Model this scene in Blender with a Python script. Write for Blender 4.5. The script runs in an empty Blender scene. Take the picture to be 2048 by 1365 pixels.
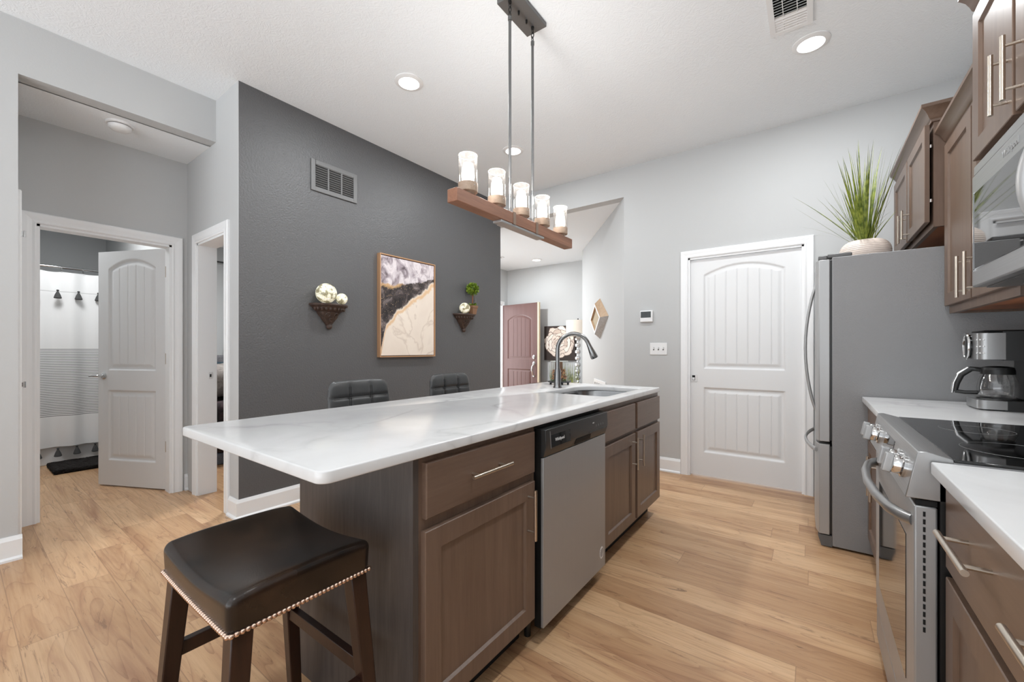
import bpy, bmesh, math, random
from mathutils import Vector, Matrix
random.seed(7)
S = bpy.context.scene
COL = S.collection
PI = math.pi
R = math.radians

# ------------------------------------------------------------------ camera, world, sun, exposure
cam = bpy.data.cameras.new('camera'); camo = bpy.data.objects.new('camera', cam); COL.objects.link(camo)
cam.sensor_width = 36; cam.lens = 36*824/2048; cam.shift_y = 16.5/2048; cam.clip_start = 0.02
camo.location = (0, 0, 1.187); camo.rotation_euler = (PI/2, 0, math.atan2(600, 824))
S.camera = camo
S.view_settings.view_transform = 'Standard'; S.view_settings.look = 'None'
S.view_settings.exposure = 0.36; S.view_settings.gamma = 1; S.view_settings.use_curve_mapping = False
W = bpy.data.worlds.new('world'); S.world = W; W.use_nodes = True
bg = W.node_tree.nodes['Background']; bg.inputs[1].default_value = 1.0
# bright overcast daylight from the living-room side behind the camera; lower half made brighter as added uplight for the ceiling
_t = W.node_tree; _tc = _t.nodes.new('ShaderNodeTexCoord'); _sx = _t.nodes.new('ShaderNodeSeparateXYZ'); _rp = _t.nodes.new('ShaderNodeValToRGB')
_mr = _t.nodes.new('ShaderNodeMapRange'); _mr.inputs[1].default_value = -1
_t.links.new(_tc.outputs['Generated'], _sx.inputs[0]); _t.links.new(_sx.outputs[2], _mr.inputs[0]); _t.links.new(_mr.outputs[0], _rp.inputs[0])
_rp.color_ramp.elements[0].position = .40; _rp.color_ramp.elements[0].color = (3.3, 3.46, 3.62, 1)
_rp.color_ramp.elements[1].position = .56; _rp.color_ramp.elements[1].color = (1.02, 1.06, 1.10, 1)
_t.links.new(_rp.outputs[0], bg.inputs[0])

def area(name, loc, rot, sx, sy, power, col=(1, 1, 1), shape='RECTANGLE', spread=PI):
    l = bpy.data.lights.new(name, 'AREA'); l.shape = shape; l.size = sx; l.size_y = sy; l.energy = power; l.color = col; l.spread = spread
    o = bpy.data.objects.new(name, l); o.location = loc; o.rotation_euler = rot; COL.objects.link(o); return o
def point(name, loc, power, rad=.05, col=(1, 1, 1)):
    l = bpy.data.lights.new(name, 'POINT'); l.energy = power; l.shadow_soft_size = rad; l.color = col
    o = bpy.data.objects.new(name, l); o.location = loc; COL.objects.link(o); return o
LAMP_COL = (.95, .98, 1.0)
CAN_POWER = 12
# unseen fill lamps added to brighten the rooms beyond the doors
area('fill_lamp_bathroom', (-5.4, .5, 2.70), (0, 0, 0), .5, .5, 19, (.97, .99, 1))
area('fill_lamp_bedroom', (-5.0, 2.9, 2.70), (0, 0, 0), .6, .6, 60, (.97, .99, 1))

# ------------------------------------------------------------------ helpers
def lin(c):
    c = c/255
    return c/12.92 if c <= .04045 else ((c+.055)/1.055)**2.4
def rgb(r, g=None, b=None):
    if g is None: g = b = r
    return (lin(r), lin(g), lin(b), 1)

class MB:
    def __init__(s): s.v = []; s.f = []; s.m = []
    def add(s, vs, fs, mi=0):
        n = len(s.v); s.v += [tuple(p) for p in vs]
        for f in fs: s.f.append(tuple(i+n for i in f)); s.m.append(mi)
        return s
    def box(s, x0, y0, z0, x1, y1, z1, mi=0, T=None):
        vs = [(x, y, z) for z in (z0, z1) for y in (y0, y1) for x in (x0, x1)]
        if T: vs = [T(*p) for p in vs]
        return s.add(vs, [(0, 2, 3, 1), (4, 5, 7, 6), (0, 1, 5, 4), (2, 6, 7, 3), (0, 4, 6, 2), (1, 3, 7, 5)], mi)
    def rings(s, rs, closed=False, cap=True, mi=0):
        n = len(rs[0]); vs = [p for r in rs for p in r]; fs = []
        k = len(rs)
        for i in range(k if closed else k-1):
            j = (i+1) % k
            for a in range(n):
                b = (a+1) % n
                fs.append((i*n+a, i*n+b, j*n+b, j*n+a))
        if cap and not closed:
            fs.append(tuple(range(n-1, -1, -1))); fs.append(tuple((k-1)*n+a for a in range(n)))
        return s.add(vs, fs, mi)
    def tube(s, pts, r, seg=12, closed=False, cap=True, mi=0, flat=None):
        pts = [Vector(p) for p in pts]; n = len(pts)
        rs = r if isinstance(r, (list, tuple)) else [r]*n
        out = []; up = None
        for i, p in enumerate(pts):
            if closed: t = pts[(i+1) % n]-pts[i-1]
            else: t = pts[min(i+1, n-1)]-pts[max(i-1, 0)]
            t.normalize()
            if up is None:
                up = Vector((0, 0, 1)) if abs(t.z) < .9 else Vector((1, 0, 0))
            a = up.cross(t)
            if a.length < 1e-5: a = Vector((1, 0, 0)).cross(t)
            a.normalize(); b = t.cross(a); up = b
            ra, rb = (rs[i], rs[i]) if flat is None else (rs[i]*flat[0], rs[i]*flat[1])
            out.append([p+a*(ra*math.cos(2*PI*k/seg))+b*(rb*math.sin(2*PI*k/seg)) for k in range(seg)])
        return s.rings(out, closed, cap, mi)
    def cyl(s, p0, p1, r, seg=20, r2=None, mi=0):
        return s.tube([p0, p1], [r, r if r2 is None else r2], seg, mi=mi)
    def lathe(s, prof, c=(0, 0, 0), seg=28, T=None, mi=0, cap=True):
        out = []
        for r, z in prof:
            ring = [(c[0]+r*math.cos(2*PI*k/seg), c[1]+r*math.sin(2*PI*k/seg), c[2]+z) for k in range(seg)]
            if T: ring = [T(*p) for p in ring]
            out.append(ring)
        return s.rings(out, cap=cap, mi=mi)
    def prism(s, poly, h0, h1, T, mi=0):            # poly in (a,b), extruded along c; T(a,b,c)->xyz
        return s.rings([[T(a, b, h0) for a, b in poly], [T(a, b, h1) for a, b in poly]], mi=mi)
    def rbox(s, c, h, r, n=6, fn=None, mi=0):       # rounded box, optionally deformed by fn(Vector)->Vector
        c = Vector(c); h = Vector(h)
        def rp(p):
            q = Vector([max(-(h[i]-r), min(h[i]-r, p[i])) for i in range(3)])
            d = p-q
            if d.length > 1e-9: d = d.normalized()*r
            return q+d
        def ticks(k):
            e = h[k]; i = e-r
            m = max(n, 2)
            t = [-e+(r)*(1-math.cos(PI/2*a/4)) if False else -e+r*a/4 for a in range(4)]
            t += [-i+2*i*a/m for a in range(m+1)]
            t += [i+r*a/4 for a in range(1, 5)]
            return t
        for ax in range(3):
            u, w = (ax+1) % 3, (ax+2) % 3
            tu, tw = ticks(u), ticks(w)
            for sg in (-1, 1):
                vs = []; fs = []
                for a in tu:
                    for b in tw:
                        p = [0, 0, 0]; p[ax] = sg*h[ax]; p[u] = a; p[w] = b
                        q = rp(Vector(p))+c
                        if fn: q = fn(q)
                        vs.append(tuple(q))
                nw = len(tw)
                for i in range(len(tu)-1):
                    for j in range(nw-1):
                        fs.append((i*nw+j, (i+1)*nw+j, (i+1)*nw+j+1, i*nw+j+1))
                s.add(vs, fs, mi)
        return s
    def sphere(s, c, r, seg=20, rings=12, sc=(1, 1, 1), fn=None, mi=0):
        out = []
        for i in range(1, rings):
            t = PI*i/rings
            ring = [Vector((c[0]+sc[0]*r*math.sin(t)*math.cos(2*PI*k/seg), c[1]+sc[1]*r*math.sin(t)*math.sin(2*PI*k/seg), c[2]-sc[2]*r*math.cos(t))) for k in range(seg)]
            out.append([fn(p) for p in ring] if fn else ring)
        return s.rings(out, mi=mi)

def make_mesh(name, mb, mats, origin, bevel, smooth, weld):
    me = bpy.data.meshes.new(name)
    o = Vector(origin)
    me.from_pydata([tuple(Vector(p)-o) for p in mb.v], [], mb.f)
    for m in mats: me.materials.append(m)
    if len(mats) > 1: me.polygons.foreach_set('material_index', mb.m)
    bm = bmesh.new(); bm.from_mesh(me)
    if weld: bmesh.ops.remove_doubles(bm, verts=bm.verts, dist=1e-5)
    bmesh.ops.recalc_face_normals(bm, faces=bm.faces)
    bm.to_mesh(me); bm.free()
    if smooth:
        me.shade_smooth(); me.set_sharp_from_angle(angle=R(smooth if smooth > 1 else 38))
    return me

def obj(name, mb, mat, parent=None, origin=(0, 0, 0), bevel=0, smooth=38, weld=True, label=None):
    """ONE mesh object; coordinates in the builder are world coordinates, stored relative to origin / the parent chain's root"""
    root = parent
    if parent is not None:
        while root.parent is not None: root = root.parent
        origin = root.location
    mats = mat if isinstance(mat, (list, tuple)) else [mat]
    me = mb if isinstance(mb, bpy.types.Mesh) else make_mesh(name, mb, mats, origin, bevel, smooth, weld)
    o = bpy.data.objects.new(name, me); COL.objects.link(o)
    if parent is not None: o.parent = parent
    else: o.location = origin
    if bevel:
        b = o.modifiers.new('bevel', 'BEVEL'); b.width = bevel; b.segments = 2; b.limit_method = 'ANGLE'; b.angle_limit = R(40)
        b.harden_normals = False
    if label: o['label'] = label
    return o
def thing(name, label, cat, loc, group=None, kind=None):
    o = bpy.data.objects.new(name, None); o.empty_display_size = .05; COL.objects.link(o); o.location = loc
    tag(o, label, cat, group, kind); return o
def tag(o, label, cat=None, group=None, kind=None):
    o['label'] = label
    if cat: o['category'] = cat
    if group: o['group'] = group
    if kind: o['kind'] = kind
    return o
def struct(name, mb, mat, label, bevel=0, smooth=0, parent=None):
    o = obj(name, mb, mat, parent, bevel=bevel, smooth=smooth)
    if parent is None: o['kind'] = 'structure'; o['label'] = label
    return o
def copy_tree(o, loc):
    c = o.copy(); COL.objects.link(c); c.location = loc
    for ch in list(o.children):
        d = ch.copy(); COL.objects.link(d); d.parent = c
        for g in list(ch.children):
            e = g.copy(); COL.objects.link(e); e.parent = d
    return c
def text_mesh(txt, size, T, depth=.0006, bold=0.0):
    cu = bpy.data.curves.new('lettering', 'FONT'); cu.body = txt; cu.size = size; cu.extrude = depth; cu.align_x = 'CENTER'; cu.align_y = 'CENTER'
    cu.resolution_u = 3; cu.offset = bold
    o = bpy.data.objects.new('lettering', cu)
    COL.objects.link(o); bpy.context.view_layer.update()
    me = bpy.data.meshes.new_from_object(o.evaluated_get(bpy.context.evaluated_depsgraph_get()))
    mb = MB(); mb.add([T(*v.co) for v in me.vertices], [tuple(p.vertices) for p in me.polygons])
    bpy.data.objects.remove(o); return mb
def slab_with_hole(outer, holes, z0, z1, bev):
    """horizontal slab from outlines (lists of xy)"""
    cu = bpy.data.curves.new('outline', 'CURVE'); cu.dimensions = '2D'; cu.fill_mode = 'BOTH'
    for pl in [outer]+holes:
        sp = cu.splines.new('POLY'); sp.points.add(len(pl)-1); sp.use_cyclic_u = True
        for p, q in zip(sp.points, pl): p.co = (q[0], q[1], 0, 1)
    cu.extrude = (z1-z0)/2-bev; cu.bevel_depth = bev; cu.bevel_resolution = 2; cu.offset = -bev
    o = bpy.data.objects.new('outline', cu); COL.objects.link(o); bpy.context.view_layer.update()
    me = bpy.data.meshes.new_from_object(o.evaluated_get(bpy.context.evaluated_depsgraph_get()))
    mb = MB(); zc = (z0+z1)/2
    mb.add([(v.co.x, v.co.y, v.co.z+zc) for v in me.vertices], [tuple(p.vertices) for p in me.polygons])
    bpy.data.objects.remove(o); return mb
def rrect(x0, y0, x1, y1, r, n=6):
    rr = r if isinstance(r, (list, tuple)) else [r]*4       # corners x1y1, x0y1, x0y0, x1y0
    out = []
    for (cx, cy, a0), q in zip([(x1, y1, 0), (x0, y1, 90), (x0, y0, 180), (x1, y0, 270)], rr):
        sx = -1 if cx == x1 else 1; sy = -1 if cy == y1 else 1
        for k in range(n+1):
            a = R(a0+90*k/n); out.append((cx+sx*q+q*math.cos(a), cy+sy*q+q*math.sin(a)))
    return out

# ------------------------------------------------------------------ materials
def mat(name, col=(.8, .8, .8, 1), rough=.5, metal=0, coat=0, spec=.5):
    m = bpy.data.materials.new(name); m.use_nodes = True
    b = m.node_tree.nodes['Principled BSDF']
    b.inputs['Base Color'].default_value = col; b.inputs['Roughness'].default_value = rough; b.inputs['Metallic'].default_value = metal
    b.inputs['Coat Weight'].default_value = coat; b.inputs['Specular IOR Level'].default_value = spec
    return m
class N:
    def __init__(s, m): s.t = m.node_tree; s.b = s.t.nodes.get('Principled BSDF')
    def n(s, typ, **kw):
        o = s.t.nodes.new(typ)
        for k, v in kw.items():
            if k.startswith('i_'):
                key = k[2:]; key = int(key) if key.isdigit() else key.replace('_', ' ')
                o.inputs[key].default_value = v
            else: setattr(o, k, v)
        return o
    def l(s, a, b): s.t.links.new(a, b)
    def coord(s, scale=(1, 1, 1), rot=(0, 0, 0), loc=(0, 0, 0)):
        g = s.n('ShaderNodeNewGeometry'); mp = s.n('ShaderNodeMapping')
        mp.inputs['Scale'].default_value = scale; mp.inputs['Rotation'].default_value = rot; mp.inputs['Location'].default_value = loc
        s.l(g.outputs['Position'], mp.inputs['Vector']); return mp.outputs[0]
    def noise(s, vec, scale=5, detail=4, rough=.5, dist=0):
        o = s.n('ShaderNodeTexNoise'); o.inputs['Scale'].default_value = scale; o.inputs['Detail'].default_value = detail
        o.inputs['Roughness'].default_value = rough; o.inputs['Distortion'].default_value = dist
        if vec is not None: s.l(vec, o.inputs['Vector'])
        return o.outputs[0]
    def ramp(s, fac, stops, interp='LINEAR'):
        o = s.n('ShaderNodeValToRGB'); e = o.color_ramp.elements; o.color_ramp.interpolation = interp
        while len(e) < len(stops): e.new(.5)
        for el, (p, c) in zip(e, stops): el.position = p; el.color = c if isinstance(c, tuple) else (c, c, c, 1)
        s.l(fac, o.inputs[0]); return o.outputs[0]
    def math(s, op, a, b=None, c=None):
        o = s.n('ShaderNodeMath', operation=op)
        for i, x in enumerate((a, b, c)):
            if x is None: continue
            if isinstance(x, (int, float)): o.inputs[i].default_value = x
            else: s.l(x, o.inputs[i])
        return o.outputs[0]
    def mix(s, fac, a, b, blend='MIX'):
        o = s.n('ShaderNodeMix', data_type='RGBA', blend_type=blend)
        for i, x in ((0, fac), (6, a), (7, b)):
            if isinstance(x, (int, float)): o.inputs[i].default_value = x
            elif isinstance(x, tuple): o.inputs[i].default_value = x
            else: s.l(x, o.inputs[i])
        return o.outputs[2]
    def bump(s, h, strength=.2, dist=.01):
        o = s.n('ShaderNodeBump'); o.inputs['Strength'].default_value = strength; o.inputs['Distance'].default_value = dist
        s.l(h, o.inputs['Height']); s.l(o.outputs[0], s.b.inputs['Normal']); return o
    def color(s, c): s.l(c, s.b.inputs['Base Color'])
    def roughness(s, c): s.l(c, s.b.inputs['Roughness'])
    def xyz(s, vec):
        o = s.n('ShaderNodeSeparateXYZ'); s.l(vec, o.inputs[0]); return o.outputs

def textured_paint(name, col, rough, scale, strength, dist=.002, swirl=0):
    m = mat(name, col, rough); q = N(m)
    n = q.noise(q.coord(), scale, 3, .55, swirl)
    q.bump(n, strength, dist); return m
M = {}
M['wall'] = textured_paint('light_grey_paint', rgb(192, 193, 193), .7, 110, .2)
M['dark_wall'] = textured_paint('charcoal_paint', rgb(92, 92, 93), .4, 85, .6, .006)
M['ceiling'] = textured_paint('white_ceiling_paint', rgb(239, 243, 246), .85, 17, .34, .010, 4.5)
M['trim'] = mat('white_trim_paint', rgb(238, 239, 240), .38)
M['door'] = mat('white_door_paint', rgb(226, 227, 228), .4)
M['plastic'] = mat('white_plastic', rgb(232), .35)
M['black_plastic'] = mat('black_plastic', rgb(24), .38)
M['grey_plastic'] = mat('grey_plastic', rgb(95), .4)
M['plate'] = mat('bright_latch_plate', rgb(225), .4, .3)
M['nickel'] = mat('satin_nickel', rgb(205, 195, 182), .28, 1)
M['chrome'] = mat('chrome', rgb(215), .12, 1)
M['dark_metal'] = mat('dark_bronze_metal', rgb(60), .4, .8)
M['faucet'] = mat('brushed_faucet_steel', rgb(150), .25, 1)
M['black_glass'] = mat('black_glass', rgb(10), .04, 0, 0, .6)
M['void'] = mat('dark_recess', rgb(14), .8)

def steel(name, base, rough, axis, metal=.8):
    m = mat(name, rgb(base), rough, metal); q = N(m)
    sc = {'z': (260, 260, 2), 'y': (260, 2, 260), 'x': (2, 260, 260)}[axis]
    n = q.noise(q.coord(sc), 1, 2)
    q.roughness(q.ramp(n, [(.3, rough-.03), (.7, rough+.04)]))
    return m
M['steel'] = steel('brushed_stainless_steel', 168, .40, 'z', .5)
M['steel_h'] = steel('horizontally_brushed_steel', 165, .32, 'y')

def wood(name, c0, c1, rough, axis='z', sc=1.0, coat=0.0, grain=1.0):
    m = mat(name, c0, rough, coat=coat); q = N(m)
    s = {'z': (28, 28, 1.6), 'y': (28, 1.6, 28), 'x': (1.6, 28, 28)}[axis]
    v = q.coord(tuple(k*sc for k in s))
    n = q.noise(v, 1.3, 6, .6, .6)
    n2 = q.noise(q.coord(tuple(k*sc*5 for k in s)), 1.5, 3, .6)
    f = q.math('ADD', q.math('MULTIPLY', n, .7), q.math('MULTIPLY', n2, .3))
    q.color(q.ramp(f, [(.5-.2/grain, c0), (.5+.2/grain, c1)]))
    q.bump(n2, .05, .001); return m
M['cab'] = wood('brown_stained_maple', rgb(98, 78, 65), rgb(118, 97, 83), .34, 'z', .7)
M['cab_h'] = wood('brown_stained_maple_across', rgb(98, 78, 65), rgb(118, 97, 83), .34, 'y', .7)
M['panel'] = wood('dark_brown_end_panel', rgb(62, 56, 53), rgb(88, 80, 76), .42, 'z', 1.6)
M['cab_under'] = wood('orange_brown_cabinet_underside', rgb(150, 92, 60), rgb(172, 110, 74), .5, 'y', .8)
M['beam'] = wood('reddish_brown_beam_wood', rgb(114, 76, 56), rgb(160, 112, 86), .45, 'y', .8)
M['cup'] = wood('pale_brown_wood_cup', rgb(150, 128, 110), rgb(190, 168, 148), .5, 'x', .8)
M['walnut'] = wood('dark_walnut_leg', rgb(34, 19, 14), rgb(58, 34, 24), .32, 'z', .8)
M['mahogany'] = wood('burgundy_brown_door', rgb(90, 60, 56), rgb(102, 72, 68), .4, 'z', .5)
M['light_wood'] = wood('light_wood', rgb(170, 140, 110), rgb(196, 166, 134), .5, 'z', .8)
M['whitewash'] = wood('whitewashed_speckled_wood', rgb(160), rgb(205), .6, 'z', 1.5)
M['corbel'] = wood('weathered_bronze_resin', rgb(40, 30, 26), rgb(86, 66, 56), .55, 'z', 1.5)
M['gold'] = mat('rose_gold_frame', rgb(204, 160, 122), .36, .5)

def leather(name, c0, c1, rough):
    m = mat(name, c0, rough); q = N(m)
    n = q.noise(q.coord(), 6, 4, .5)
    q.color(q.ramp(n, [(.38, c0), (.72, c1)]))
    v = q.n('ShaderNodeTexVoronoi'); v.inputs['Scale'].default_value = 420; q.l(q.coord(), v.inputs['Vector'])
    q.bump(v.outputs[0], .12, .001); return m
M['leather'] = leather('dark_brown_leather', rgb(13, 10, 9), rgb(56, 40, 29), .26)
M['grey_leather'] = leather('charcoal_leather', rgb(62, 63, 64), rgb(74, 75, 76), .36)

def fridge_side():
    m = mat('pebbled_grey_fridge_side', rgb(142, 142, 143), .34, 0); q = N(m)
    n = q.noise(q.coord(), 240, 2, .6); q.bump(n, .45, .005); return m
M['fridge_side'] = fridge_side()

def quartz():
    m = mat('white_veined_quartz', rgb(220), .18); q = N(m)
    c = q.coord()
    warp = q.n('ShaderNodeVectorMath', operation='MULTIPLY_ADD')
    nn = q.n('ShaderNodeTexNoise'); nn.inputs['Scale'].default_value = 1.7; nn.inputs['Detail'].default_value = 5; q.l(c, nn.inputs['Vector'])
    q.l(nn.outputs['Color'], warp.inputs[0]); warp.inputs[1].default_value = (1.1, 1.1, 1.1); q.l(c, warp.inputs[2])
    mp = q.n('ShaderNodeMapping'); mp.inputs['Rotation'].default_value = (0, 0, .5); mp.inputs['Scale'].default_value = (1.5, .7, 1); q.l(warp.outputs[0], mp.inputs[0])
    v = q.n('ShaderNodeTexVoronoi', feature='DISTANCE_TO_EDGE'); v.inputs['Scale'].default_value = 1.15; q.l(mp.outputs[0], v.inputs['Vector'])
    vein = q.ramp(v.outputs['Distance'], [(0, 1.0), (.012, .55), (.05, 0)])
    mask = q.ramp(q.noise(c, 2.3, 3), [(.42, 0), (.66, 1)])
    f = q.math('MULTIPLY', vein, mask)
    cloud = q.ramp(q.noise(c, 3.2, 5, .6, .8), [(.35, rgb(213)), (.7, rgb(222))])
    q.color(q.mix(q.math('MULTIPLY', f, .42), cloud, rgb(150, 150, 150))); return m
M['quartz'] = quartz()

def floor_mat():
    m = mat('light_maple_plank_floor', rgb(205, 170, 138), .34); q = N(m)
    g = q.n('ShaderNodeNewGeometry'); X, Y, Z = q.xyz(g.outputs['Position'])
    PW, PL = .17, 1.22
    row = q.math('FLOOR', q.math('DIVIDE', Y, PW))
    wn = q.n('ShaderNodeTexWhiteNoise', noise_dimensions='1D'); q.l(row, wn.inputs['W'])
    xs = q.math('ADD', q.math('DIVIDE', X, PL), q.math('MULTIPLY', wn.outputs['Value'], 7.3))
    col = q.math('FLOOR', xs)
    cb = q.n('ShaderNodeCombineXYZ'); q.l(row, cb.inputs[0]); q.l(col, cb.inputs[1])
    w2 = q.n('ShaderNodeTexWhiteNoise', noise_dimensions='2D'); q.l(cb.outputs[0], w2.inputs['Vector'])
    pr = w2.outputs['Value']
    # plank-local grain coordinates
    gx = q.math('ADD', q.math('MULTIPLY', X, 1.0), q.math('MULTIPLY', pr, 37))
    gy = q.math('ADD', Y, q.math('MULTIPLY', pr, 11))
    def gv(sx, sy):
        c = q.n('ShaderNodeCombineXYZ'); q.l(q.math('MULTIPLY', gx, sx), c.inputs[0]); q.l(q.math('MULTIPLY', gy, sy), c.inputs[1]); return c.outputs[0]
    broad = q.noise(gv(.9, 8), 1.0, 4, .55, .9)
    fine = q.noise(gv(3, 75), 1.0, 4, .65, .3)
    field = q.noise(gv(.75, 5.5), 1.0, 2, .4, .5)             # growth-ring contours
    rings = q.math('FRACT', q.math('MULTIPLY', field, 13))
    ring = q.ramp(rings, [(0, 1.0), (.10, .35), (.35, 0), (.97, 0)])
    crack = q.noise(gv(1.6, 20), 1.0, 6, .8, 2.2)
    knot = q.noise(gv(2.6, 8), 1.0, 6, .75, 3.0)
    base = q.ramp(broad, [(.28, rgb(178, 136, 103)), (.46, rgb(207, 170, 131)), (.68, rgb(220, 186, 148))])
    tint = q.ramp(pr, [(0, rgb(218, 206, 196)), (.5, rgb(240, 234, 228)), (1, rgb(255, 252, 249))])
    c = q.mix(1.0, base, tint, 'MULTIPLY')
    c = q.mix(q.math('MULTIPLY', ring, q.ramp(broad, [(.35, .6), (.62, .2)])), c, rgb(134, 92, 64))
    c = q.mix(q.math('MULTIPLY', q.ramp(fine, [(.45, 0), (.72, 1)]), .3), c, rgb(150, 110, 82))
    c = q.mix(q.math('MULTIPLY', q.ramp(crack, [(.585, 0), (.62, .8), (.68, 1)]), .6), c, rgb(112, 78, 54))
    c = q.mix(q.math('MULTIPLY', q.ramp(knot, [(.65, 0), (.70, 1)]), .65), c, rgb(88, 60, 42))
    fy = q.math('FRACT', q.math('DIVIDE', Y, PW)); fx = q.math('FRACT', xs)
    ey = q.math('MINIMUM', fy, q.math('SUBTRACT', 1.0, fy)); ex = q.math('MINIMUM', fx, q.math('SUBTRACT', 1.0, fx))
    gap = q.math('MAXIMUM', q.math('LESS_THAN', ey, .009), q.math('LESS_THAN', ex, .0012))
    c = q.mix(q.math('MULTIPLY', gap, .45), c, rgb(110, 78, 56))
    q.color(c)
    q.bump(q.math('SUBTRACT', fine, q.math('MULTIPLY', gap, 1.2)), .06, .002)
    q.roughness(q.ramp(fine, [(.3, .28), (.7, .42)]))
    return m
M['floor'] = floor_mat()

def thin_glass(name, tint=(1, 1, 1, 1), rough=.02, seeds=0.0, refl=.08):
    m = bpy.data.materials.new(name); m.use_nodes = True; t = m.node_tree; t.nodes.clear(); q = N(m)
    out = q.n('ShaderNodeOutputMaterial'); tr = q.n('ShaderNodeBsdfTransparent'); tr.inputs[0].default_value = tint
    gl = q.n('ShaderNodeBsdfGlossy'); gl.inputs['Roughness'].default_value = rough
    lw = q.n('ShaderNodeLayerWeight'); lw.inputs[0].default_value = .35
    f = q.math('ADD', q.math('MULTIPLY', lw.outputs['Facing'], .55), refl)
    mx = q.n('ShaderNodeMixShader'); q.l(f, mx.inputs[0]); q.l(tr.outputs[0], mx.inputs[1]); q.l(gl.outputs[0], mx.inputs[2])
    last = mx.outputs[0]
    if seeds:
        v = q.n('ShaderNodeTexVoronoi'); v.inputs['Scale'].default_value = 170; q.l(q.coord(), v.inputs['Vector'])
        s = q.math('MULTIPLY', q.ramp(v.outputs['Distance'], [(.12, 1.0), (.3, 0.12)]), seeds)
        tl = q.n('ShaderNodeBsdfTranslucent'); tl.inputs[0].default_value = (.95, .9, .85, 1)
        m2 = q.n('ShaderNodeMixShader'); q.l(s, m2.inputs[0]); q.l(last, m2.inputs[1]); q.l(tl.outputs[0], m2.inputs[2]); last = m2.outputs[0]
    q.l(last, out.inputs[0]); return m
M['seeded'] = thin_glass('seeded_shade_glass', (.98, .96, .94, 1), .05, .11, .05)
M['glass'] = thin_glass('clear_glass', (.96, .97, .96, 1), .02, 0, .05)
M['carafe'] = thin_glass('coffee_carafe_glass', (.8, .8, .8, 1), .02, 0, .12)
def emit(name, col, strength):
    m = bpy.data.materials.new(name); m.use_nodes = True; t = m.node_tree; t.nodes.clear(); q = N(m)
    out = q.n('ShaderNodeOutputMaterial'); e = q.n('ShaderNodeEmission'); e.inputs[0].default_value = col; e.inputs[1].default_value = strength
    q.l(e.outputs[0], out.inputs[0]); return m
M['bulb'] = emit('glowing_bulb', (1, .96, .9, 1), 6)
M['lens'] = emit('lit_lamp_lens', (1, .99, .97, 1), 5)
def crackle():
    m = mat('crackle_glass_lit', rgb(235, 232, 205), .15); q = N(m)
    v = q.n('ShaderNodeTexVoronoi', feature='DISTANCE_TO_EDGE'); v.inputs['Scale'].default_value = 55; q.l(q.coord(), v.inputs['Vector'])
    n = q.noise(q.coord(), 26, 3)
    f = q.math('MULTIPLY', q.ramp(v.outputs['Distance'], [(0, .25), (.12, 1)]), q.ramp(n, [(.4, .1), (.6, 1)]))
    c = q.ramp(f, [(.05, rgb(128, 120, 92)), (.45, rgb(226, 222, 194)), (1, rgb(255, 253, 240))])
    q.color(c); q.l(c, q.b.inputs['Emission Color']); q.b.inputs['Emission Strength'].default_value = .3
    q.bump(v.outputs['Distance'], .3, .004); return m
M['crackle'] = crackle()
def green(name, a, b):
    m = mat(name, a, .5); q = N(m); oi = q.noise(q.coord(), 30, 2); q.color(q.ramp(oi, [(.35, a), (.65, b)])); return m
M['grass'] = green('green_grass_blades', rgb(78, 96, 22), rgb(146, 156, 62))
M['leaf'] = green('bright_green_leaves', rgb(60, 88, 14), rgb(146, 170, 50))
M['moss'] = green('green_moss', rgb(46, 62, 20), rgb(84, 104, 34))

# ------------------------------------------------------------------ setting: floor, ceilings, walls
CZ = 3.066; EZ = 2.761; SZ = 2.752
struct('floor', MB().box(-7.4, -2.7, -.08, 1.0, 7.0, 0), M['floor'], 'light maple plank floor running through kitchen, hall and entry')
struct('ceiling', MB().box(-3.76, -2.7, CZ, 1.0, 4.245, CZ+.1), M['ceiling'], 'white swirl-textured kitchen ceiling')
struct('ceiling_entry', MB().box(-5.1, 4.245, EZ, -1.2, 6.9, EZ+.1), M['ceiling'], 'lower white ceiling of the entry beyond the opening')
struct('ceiling_hall', MB().box(-4.273, .24, SZ, -3.75, 1.2, SZ+.1), M['ceiling'], 'low soffit ceiling over the hall alcove with smoke alarm')
struct('ceiling_bathroom', MB().box(-7.4, -.5, 2.74, -4.383, 1.2, 2.84), M['ceiling'], 'bathroom ceiling beyond the hall door')
struct('ceiling_bedroom', MB().box(-7.4, 1.32, 2.74, -3.358, 4.2, 2.84), M['ceiling'], 'bedroom ceiling beyond the narrow doorway')
struct('wall_left', MB().box(-3.76, -2.7, 0, -3.64, .24, CZ).box(-3.76, .24, SZ, -3.64, 1.2, CZ), M['wall'], 'light grey wall left of the hall alcove and the header above it')
struct('wall_hall_left', MB().box(-4.273, .12, 0, -3.76, .24, SZ), M['wall'], 'side wall of the hall alcove holding a door seen edge-on')
# bathroom wall with door opening  Y .36-1.10
struct('wall_hall_back', MB().box(-4.383, -.5, 0, -4.273, .355, SZ+.1).box(-4.383, .355, 2.04, -4.273, 1.10, SZ+.1).box(-4.383, 1.10, 0, -4.273, 1.2, SZ+.1), M['wall'], 'light grey alcove wall with the bathroom doorway')
# wall at Y=1.2 (bedroom doorway)
struct('wall_hall_right', MB().box(-7.4, 1.2, 0, -4.03, 1.32, 2.84).box(-4.03, 1.2, 2.04, -3.462, 1.32, CZ).box(-3.462, 1.2, 0, -3.3585, 1.32, CZ).box(-4.03, 1.2, 2.84, -4.0, 1.32, 2.86), M['wall'], 'light grey wall with the narrow bedroom doorway')
struct('wall_accent', MB().box(-3.3585, 1.203, 0, -3.238, 4.195, CZ), M['dark_wall'], 'charcoal accent wall with art and shelves')
struct('wall_accent_end', MB().box(-3.3583, 1.2, 0, -3.2385, 1.203, CZ), M['wall'], 'light grey end face of the charcoal accent wall')
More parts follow.
